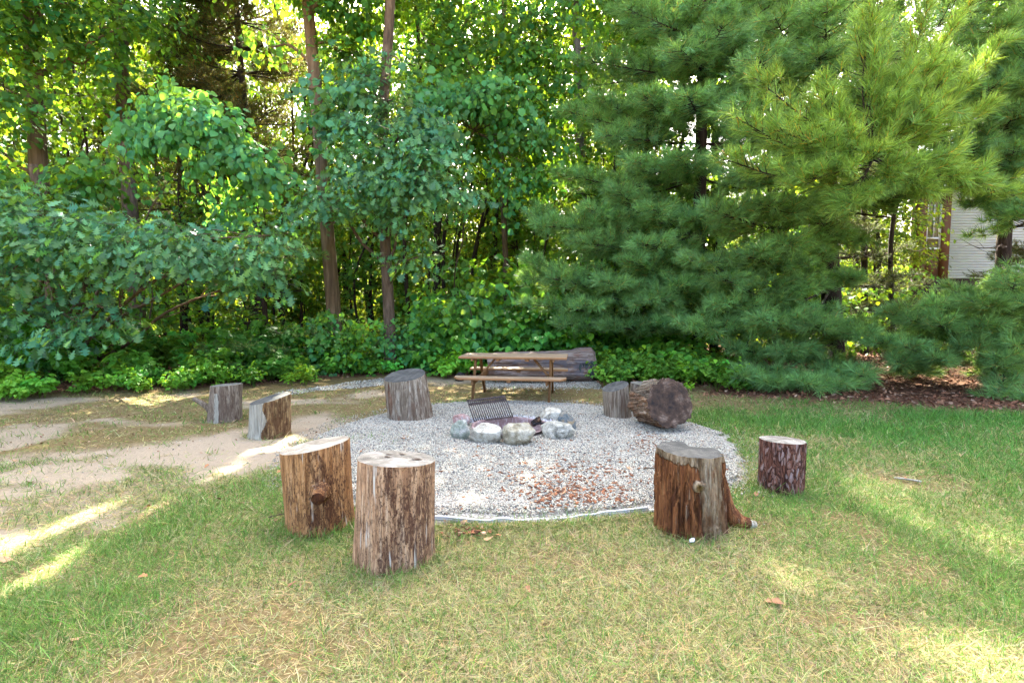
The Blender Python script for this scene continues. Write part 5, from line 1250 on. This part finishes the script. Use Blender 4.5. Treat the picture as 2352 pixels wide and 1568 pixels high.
# ------------------------------------------------------------------ fire pit
n = NT('rusty burnt steel'); v = n.coords(); a = n.noise(v, 9, 5, .7); b = n.noise(n.coords((1, 1, .3)), 40, 4, .7)
c = n.ramp(a, [(.3, (.13, .075, .065)), (.5, (.25, .16, .145)), (.7, (.42, .34, .32))]); c = n.mix(n.ramp(b, [(.55, 0.0), (.7, .8)]), c, (.56, .52, .50))
M['rust'] = n.done(c, .85, n.bump(b, .5, .006), .3)
n = NT('sooty iron'); v = n.coords(); a = n.noise(v, 30, 4, .7)
M['iron'] = n.done(n.ramp(a, [(.35, (.03, .026, .025)), (.55, (.075, .055, .048)), (.75, (.17, .12, .10))]), .65, n.bump(a, .4, .004), .4, .35)
n = NT('ash'); v = n.coords(); a = n.noise(v, 16, 5, .7); M['ash'] = n.done(n.ramp(a, [(.3, (.22, .21, .21)), (.5, (.58, .58, .60)), (.7, (.82, .82, .84))]), .95, n.bump(n.noise(v, 60, 4), .8, .02), .1)
th = np.linspace(0, 2 * np.pi, 72, endpoint=False)
prof = [(.476, -.13), (.476, .070), (.505, .078), (.505, .086), (.470, .086), (.466, .076), (.466, -.13)]
Rr = np.concatenate([np.stack([r_ * np.cos(th), r_ * np.sin(th), np.full(72, z_) + .004 * np.sin(th * 5)], 1) for r_, z_ in prof])
pit = thing('fire_ring', 'rusty steel fire ring sunk in the gravel', 'fire ring', (PIT[0], PIT[1], 0))
Acc().add(Rr, grid_faces(72, len(prof), True)).build('ring', M['rust'], pit, True)
rows = []
for k, s in enumerate(np.linspace(1, .02, 16)):
    q = np.stack([.47 * s * np.cos(th), .47 * s * np.sin(th)], 1); rows.append(np.column_stack([q, -.115 + .05 * (1 - s) + (fbm(np.stack([q[:, 0] * 9, q[:, 1] * 9, 0 * th], -1), 3, 3) - .5) * .06]))
o = Acc().add(np.concatenate(rows), grid_faces(72, 16, True)).build('ash', M['ash'], None, True); o.location = (PIT[0], PIT[1], 0); tag(o, 'pale grey ash lying in the fire ring', 'ash', kind='stuff')
A = Acc()
ang = rng.uniform(.2, 2.6, 900); rad = .55 + np.abs(rng.normal(0, .10, 900))
scatter_pebbles(A, PIT[0] + rad * np.cos(ang), PIT[1] + rad * np.sin(ang), np.full(900, .05), .006, .016)
V, F, C = A.arrays(); C = np.clip(C * 0 + .72, 0, .8); o = Acc().add(V, F, C).build('ash_crumbs', M['ash']); tag(o, 'white ash crumbs spilled along the back rim of the fire ring', 'ash', kind='stuff')
# grate: leans back against the far left of the ring
gr = thing('fire_grate', 'black barred cooking grate propped up at the back of the fire ring', 'grate', (0, 0, 0))
bl, br, tr, tl = D(1090, 968, 6.86), D(1178, 957, 6.92), D(1159, 909, 7.16), D(1073.5, 919.5, 7.10)
gr.location = bl
def gp(u, v_): return (bl * (1 - u) + br * u) * (1 - v_) + (tl * (1 - u) + tr * u) * v_ - bl
for k in range(19):
    u = (k + .0) / 18
    A = Acc().add(*tube(np.array([gp(u, -.01), gp(u, .5), gp(u, 1.0)]), .0072 if 0 < k < 18 else .009, 8)); A.build('bar', M['iron'], gr, True)
rc = .04
for nm, v_ in (('top_rail', 1.0), ('bottom_rail', .02), ('cross_rail', .80)):
    A = Acc(); p = [gp(u, v_) for u in np.linspace(-.01, 1.01, 6)]
    off = np.cross(gp(1, 0) - gp(0, 0), gp(0, 1)); off = off / np.linalg.norm(off) * (.012 if v_ == .80 else 0)
    A.add(*tube(np.array(p) - off, .009, 8)); A.build(nm, M['iron'], gr, True)
A = Acc()
for f_ in (.83, .96): A.add(*beam(gp(.01, f_), gp(.99, f_), .006, .022))
A.build('flat_strip', M['iron'], gr)
# stones
def rock_mat(name, c0, c1, c2, spot=(.1, .1, .1), sc=3.0):
    n = NT(name); v = n.coords(); a = n.noise(v, sc * 3, 5, .65, .4); b = n.noise(v, sc * 14, 4, .7); d = n.noise(v, sc * 40, 3, .7)
    c = n.ramp(a, [(.36, c0), (.47, c1), (.6, c2)]); c = n.mix(n.ramp(b, [(.56, 0.0), (.66, .5)]), c, spot); c = n.mix(n.ramp(d, [(.56, 0.0), (.66, .6)]), c, (.09, .08, .07))
    return n.done(c, .85, n.bump(n.math('ADD', b, n.math('MULTIPLY', d, .6)), 1.0, .02), .2)
M['r_white'] = rock_mat('white granite', (.28, .25, .19), (.54, .51, .40), (.70, .68, .56), (.27, .21, .13))
M['r_tan'] = rock_mat('lichened tan stone', (.22, .19, .12), (.38, .345, .235), (.56, .53, .41), (.24, .19, .13))
M['r_green'] = rock_mat('grey green stone', (.17, .20, .15), (.30, .34, .27), (.47, .47, .41), (.30, .24, .14))
M['r_grey'] = rock_mat('speckled grey granite', (.20, .20, .165), (.44, .43, .345), (.63, .61, .50), (.11, .11, .11), 5)
M['r_blue'] = rock_mat('blue grey stone', (.07, .095, .10), (.14, .17, .175), (.33, .25, .14), (.36, .28, .17))
M['r_red'] = rock_mat('reddish stone', (.28, .15, .12), (.42, .27, .23), (.60, .52, .48), (.2, .12, .1))
ROCKS = [(1060, 985, 40, 34, .9, 'r_red', 101, 'reddish stone at the back left of the fire ring'), (1058, 1015, 46, 50, .85, 'r_green', 102, 'grey green stone at the left of the fire ring'),
         (1115, 1023, 78, 49, .7, 'r_white', 113, 'large white granite stone at the front of the fire ring'), (1192, 1028, 77, 53, .7, 'r_tan', 104, 'angular tan stone at the front of the fire ring'),
         (1281, 1014, 76, 44, .75, 'r_grey', 115, 'rounded speckled grey stone at the front right of the fire ring'), (1301, 993, 44, 42, .9, 'r_blue', 106, 'blue grey and ochre stone at the right of the fire ring'), (1266, 969, 50, 29, .9, 'r_white', 107, 'pale stone with a tan patch at the back right of the fire ring')]
for (px, pyb, wp, hp, dr, mt, sd, lab) in ROCKS:
    s = (pyb - 706) / CAMH; wd = wp / s / 2; ht = hp / s / 2 * 1.05
    c = ctr(px, pyb, wd * dr * .45); Vr, Fr = rock_mesh(sd, 5, .25, 10, 1.2)
    o = Acc().add(Vr * np.array([wd * 1.03, wd * dr, ht * 1.05]), Fr).build('fire_stone', M[mt], None, True)
    o.location = (c[0], c[1], ht * .80 + .015); tag(o, lab, 'stone', 'stones around the fire ring')
# burnt stick ends
g = D(1232, 958, 6.95)
Vr, Fr = rock_mesh(141, 4, .4, 8, 2.0); n = NT('half burnt wood'); v = n.coords(); M['halfburnt'] = n.done(n.ramp(n.noise(v, 16, 5, .7), [(.42, (.016, .014, .013)), (.55, (.06, .035, .022)), (.66, (.22, .12, .06))]), .85, n.bump(n.noise(v, 40, 4), 1, .02), .2)
o = Acc().add(Vr * np.array([.085, .05, .055]), Fr).build('burnt_log', M['halfburnt'], None, True); o.location = G(1232, 966, .11); o.rotation_euler = (.2, -.5, .5); tag(o, 'short burnt log resting on the back rim of the fire ring', 'burnt log')
for k, (px, py, yy, ln, an) in enumerate(((1238, 974, 6.75, .09, .4),)):
    o = Acc().add(*tube(smooth_path([(-ln, 0, 0), (0, .01, .01), (ln, 0, .015)], 8), .014, 8, .3, k)).build('charred_stick', M['char'], None, True)
    o.location = G(px, py, .07); o.rotation_euler = (0, .1, an); tag(o, ['charred stick lying across the right rim of the fire ring', 'charred stick in the ash behind the fire ring'][k], 'stick')
# white edging strip
q = smooth_path(np.array([G(*p) for p in [(1000, 1195), (1090, 1199), (1180, 1196), (1300, 1189), (1400, 1183), (1470, 1177), (1500, 1172)]]), 60)
n = NT('white garden edging'); M['edging'] = n.done(n.mix(n.noise(n.coords(), 25, 4), (.50, .51, .52), (.74, .75, .76)), .5, spec=.4)
tn = np.gradient(q, axis=0); tn /= np.linalg.norm(tn, axis=1, keepdims=True); nr_ = np.stack([tn[:, 1], -tn[:, 0], 0 * tn[:, 0]], 1)
pf = [(.010, -.03), (.010, .012), (.016, .016), (.010, .022), (.010, .030), (.017, .034), (.014, .041), (-.004, .041), (-.008, .034), (-.004, -.03)]
wv = .004 * np.sin(np.linspace(0, 9, 60)) - .028 * sstep(.40, .60, fbm(np.stack([np.linspace(0, 7, 60), np.zeros(60), np.zeros(60)], -1), 2, 3)) * sstep(0, .3, np.linspace(0, 1, 60))
rows = np.concatenate([q + nr_ * a_ + np.stack([0 * wv, 0 * wv, b_ + wv], 1) for a_, b_ in pf])
tag(Acc().add(rows, grid_faces(60, len(pf), False)).build('edging_strip', M['edging'], None, True), 'low white edging strip along the front of the gravel', 'edging')

# ------------------------------------------------------------------ small things on the ground
A = Acc()
def chips(x, y, z, s0, s1):
    for k in range(5):
        V, F = box(-1, 1, -.5, .5, -.18, .18); V = V + rng.normal(0, .16, V.shape); sl_ = slice(k, None, 5); nn = len(x[sl_]); b = rng.random((nn, 1))
        col = np.where(b < .6, np.array([[.27, .115, .055]]), np.where(b < .85, np.array([[.16, .07, .038]]), np.array([[.42, .27, .16]]))) * rng.uniform(.7, 1.25, (nn, 1))
        A.add_inst((V, F), rots(rng.uniform(0, 6.28, nn), rng.normal(0, .25, nn), rng.normal(0, .3, nn), rng.uniform(s0, s1, nn)), np.stack([x[sl_], y[sl_], z[sl_] + .008], 1), col)
def chip_cloud(num, px0, px1, py0, py1, s0, s1):
    p = np.array([G(rng.normal((px0 + px1) / 2, (px1 - px0) / 4), np.clip(rng.normal((py0 + py1) / 2, (py1 - py0) / 4), 935, 1400)) for _ in range(num)])
    k = in_pad(p[:, 0], p[:, 1], -.03); p = p[k]; chips(p[:, 0], p[:, 1], gravel_z(p[:, 0], p[:, 1]), s0, s1)
chip_cloud(330, 1160, 1460, 1118, 1180, .006, .020); chip_cloud(210, 1150, 1480, 1055, 1150, .006, .022); chip_cloud(230, 980, 1600, 1000, 1190, .005, .018); chip_cloud(60, 950, 1350, 980, 1060, .006, .016); chip_cloud(120, 1440, 1530, 1000, 1060, .005, .016)
p = np.array([G(rng.normal(1075, 28), rng.normal(1225, 10)) for _ in range(36)]); chips(p[:, 0], p[:, 1], ground_z(p[:, 0], p[:, 1]) + .02, .008, .022)
tag(A.build('wood_chips', M['dead_leaf']), 'red brown wood chips strewn over the gravel', 'wood chips', kind='stuff')
protos = []
for k in range(3):
    V, F = CURL[k]; o = Acc().add(V * .082, F, np.array([[.40, .19, .085], [.44, .27, .15], [.30, .15, .08]][k])).build('fallen_leaf', M['dead_leaf']); protos.append(o)

spots = [(70, 1108, 1.0), (42, 1060, .7), (190, 1020, .7), (275, 900, 1.0), (290, 960, .7), (508, 955, .8), (640, 1085, 1.3), (660, 940, 1.4), (745, 923, .8), (700, 975, .7), (30, 1288, 1.2), (505, 1155, .8), (335, 1172, .9), (315, 1140, .5), (560, 1165, .8), (700, 1060, .8), (640, 1195, .6), (660, 1360, .7), (340, 1335, .6), (1110, 1240, 1.0), (1095, 1225, .8), (1150, 1235, .8),
         (1290, 1150, .9), (1800, 1390, 1.2), (2085, 1105, .8), (2240, 1078, .8), (1735, 1150, .9), (1720, 1165, .8), (1860, 1145, .6), (1150, 940, .6), (985, 960, .6), (1040, 1040, .7), (930, 1020, .8), (830, 1050, .9), (1450, 1090, .8), (1330, 960, .7), (1690, 985, .7), (1900, 990, .6), (1760, 960, .6), (2050, 1000, .6), (1280, 905, .7), (1000, 895, .7), (880, 905, .7), (820, 915, .7), (600, 1040, .8), (480, 1070, .7), (160, 1480, .7), (1210, 1350, .7)]
for k, (px, py, s) in enumerate(spots):
    o = protos[k] if k < 3 else copy_tree(protos[(k * 7) % 3]); g = G(px, py)
    zz = float((gravel_z(g[:1], g[1:2]) if in_pad(g[:1], g[1:2], -.02)[0] else ground_z(g[:1], g[1:2]) + .012)[0])
    o.location = (g[0], g[1], zz + .012); o.scale = (s, s, s); o.rotation_euler = (rng.normal(0, .35), rng.normal(0, .3), rng.uniform(0, 6.28)); tag(o, 'curled brown dead leaf lying on the clearing', 'dead leaf', 'dead leaves scattered on the clearing')
for k, (px, py, ln, an, lab) in enumerate(((1490, 1090, .06, .1, 'thin dark twig on the gravel left of the rusty stump'), (640, 1190, .07, .5, 'thin twig in the grass left of the leaning stump'), (110, 957, .09, .1, 'flat dark stick lying in the moss at the far left'), (2085, 1108, .10, -.6, 'pale bare stick in the grass right of the small bark stump'))):
    o = Acc().add(*tube(smooth_path([(-ln, 0, 0), (0, .008, .004), (ln, 0, .003)], 8), .005 if k != 3 else .010, 6, .2, k)).build('twig', M['twig' if k != 3 else 'pale_grey'], None, True); g = G(px, py); o.location = (g[0], g[1], float(ground_z(g[:1], g[1:2])[0]) + (.06 if k == 0 else .025)); o.rotation_euler = (0, 0, an); tag(o, lab, 'twig')
Vr, Fr = rock_mesh(131, 3, .5, 6, 2.2); n = NT('crumpled white paper'); M['paper'] = n.done((.78, .78, .77), .7)
g = G(1590, 1250); o = Acc().add(Vr * np.array([.026, .016, .010]), Fr).build('paper_scrap', M['paper']); o.location = (g[0], g[1], .03); o.rotation_euler = (0, -.3, .7); tag(o, 'crumpled white paper scrap at the foot of the rusty stump', 'litter')

# ------------------------------------------------------------------ house glimpsed through the pines on the right
HY = 25.0
def hx(px, py=560): return D(px, py, HY)[0]
def hz(py): return D(2200, py, HY)[2]
hs = thing('house', 'white sided house with brown trim half hidden behind the pines at right', 'house', (hx(2230), HY, 0))
ox, oy = hs.location.x, hs.location.y
n = NT('white clapboard'); v = n.coords(); M['siding'] = n.done(n.mix(n.noise(v, 3, 4), (.60, .62, .66), (.74, .75, .78)), .6)
n = NT('brown stained trim'); v = n.coords(); M['trim'] = n.done(n.mix(n.noise(v, 8, 4), (.085, .036, .015), (.15, .065, .026)), .7)
n = NT('window glass'); M['glass'] = n.done((.22, .20, .11), .08, spec=.6)
n = NT('roof shingles'); M['roof'] = n.done(n.mix(n.noise(n.coords(), 30, 3), (.05, .045, .045), (.11, .10, .095)), .9)
n = NT('white sash'); M['sash'] = n.done((.72, .73, .74), .5)
A = Acc(); wx0, wx1 = hx(2180) - ox, hx(2180) + 9 - ox
zb = np.arange(3.0, 7.4, .13)
for za in zb:                                                                        # lapped boards
    V, F = box(wx0, wx1, 0, .3, za, za + .128); V[(V[:, 1] < .1) & (V[:, 2] < za + .05), 1] -= .018; A.add(V, F)
A.build('siding_wall', M['siding'], hs)
n = NT('dark lower storey'); M['lower'] = n.done(n.mix(n.noise(n.coords(), 6, 4), (.03, .02, .015), (.075, .04, .025)), .8)
Acc().add(*box(hx(2102) - ox, wx1, .02, .3, -.1, 2.99)).build('lower_wall', M['lower'], hs)
for a_, b_ in ((2102, 2126), (2160, 2180)): Acc().add(*box(hx(a_) - ox, hx(b_) - ox - .005, -.04, .3, 3.0, 7.4)).build('corner_board', M['trim'], hs)
Acc().add(*box(hx(2126) - ox, hx(2160) - ox, .03, .3, 3.0, hz(572))).build('wall_panel', M['trim'], hs)
wnd = Acc()
for (a_, b_, c_, d_) in ((2126, 2129, 470, 572), (2157, 2160, 470, 572), (2129, 2157, 545, 549), (2129, 2157, 569, 573), (2142, 2144, 470, 545)): wnd.add(*box(hx(a_) - ox, hx(b_) - ox, .0, .06, hz(d_), hz(c_)))
wo = wnd.build('window', M['sash'], hs); Acc().add(*box(hx(2128) - ox, hx(2158) - ox, .07, .10, hz(572), 7.4)).build('pane', M['glass'], wo)
V = np.array([(hx(2085) - ox, -.6, 7.3), (wx1 + .5, -.6, 7.3), (wx1 + .5, 4, 9.6), (hx(2085) - ox, 4, 9.6)]); V = np.vstack([V, V + (0, 0, .18)])
Acc().add(V, np.array([(0, 2, 1), (0, 3, 2), (4, 5, 6), (4, 6, 7), (0, 1, 5), (0, 5, 4), (1, 2, 6), (1, 6, 5), (2, 3, 7), (2, 7, 6), (3, 0, 4), (3, 4, 7)])).build('roof', M['roof'], hs)
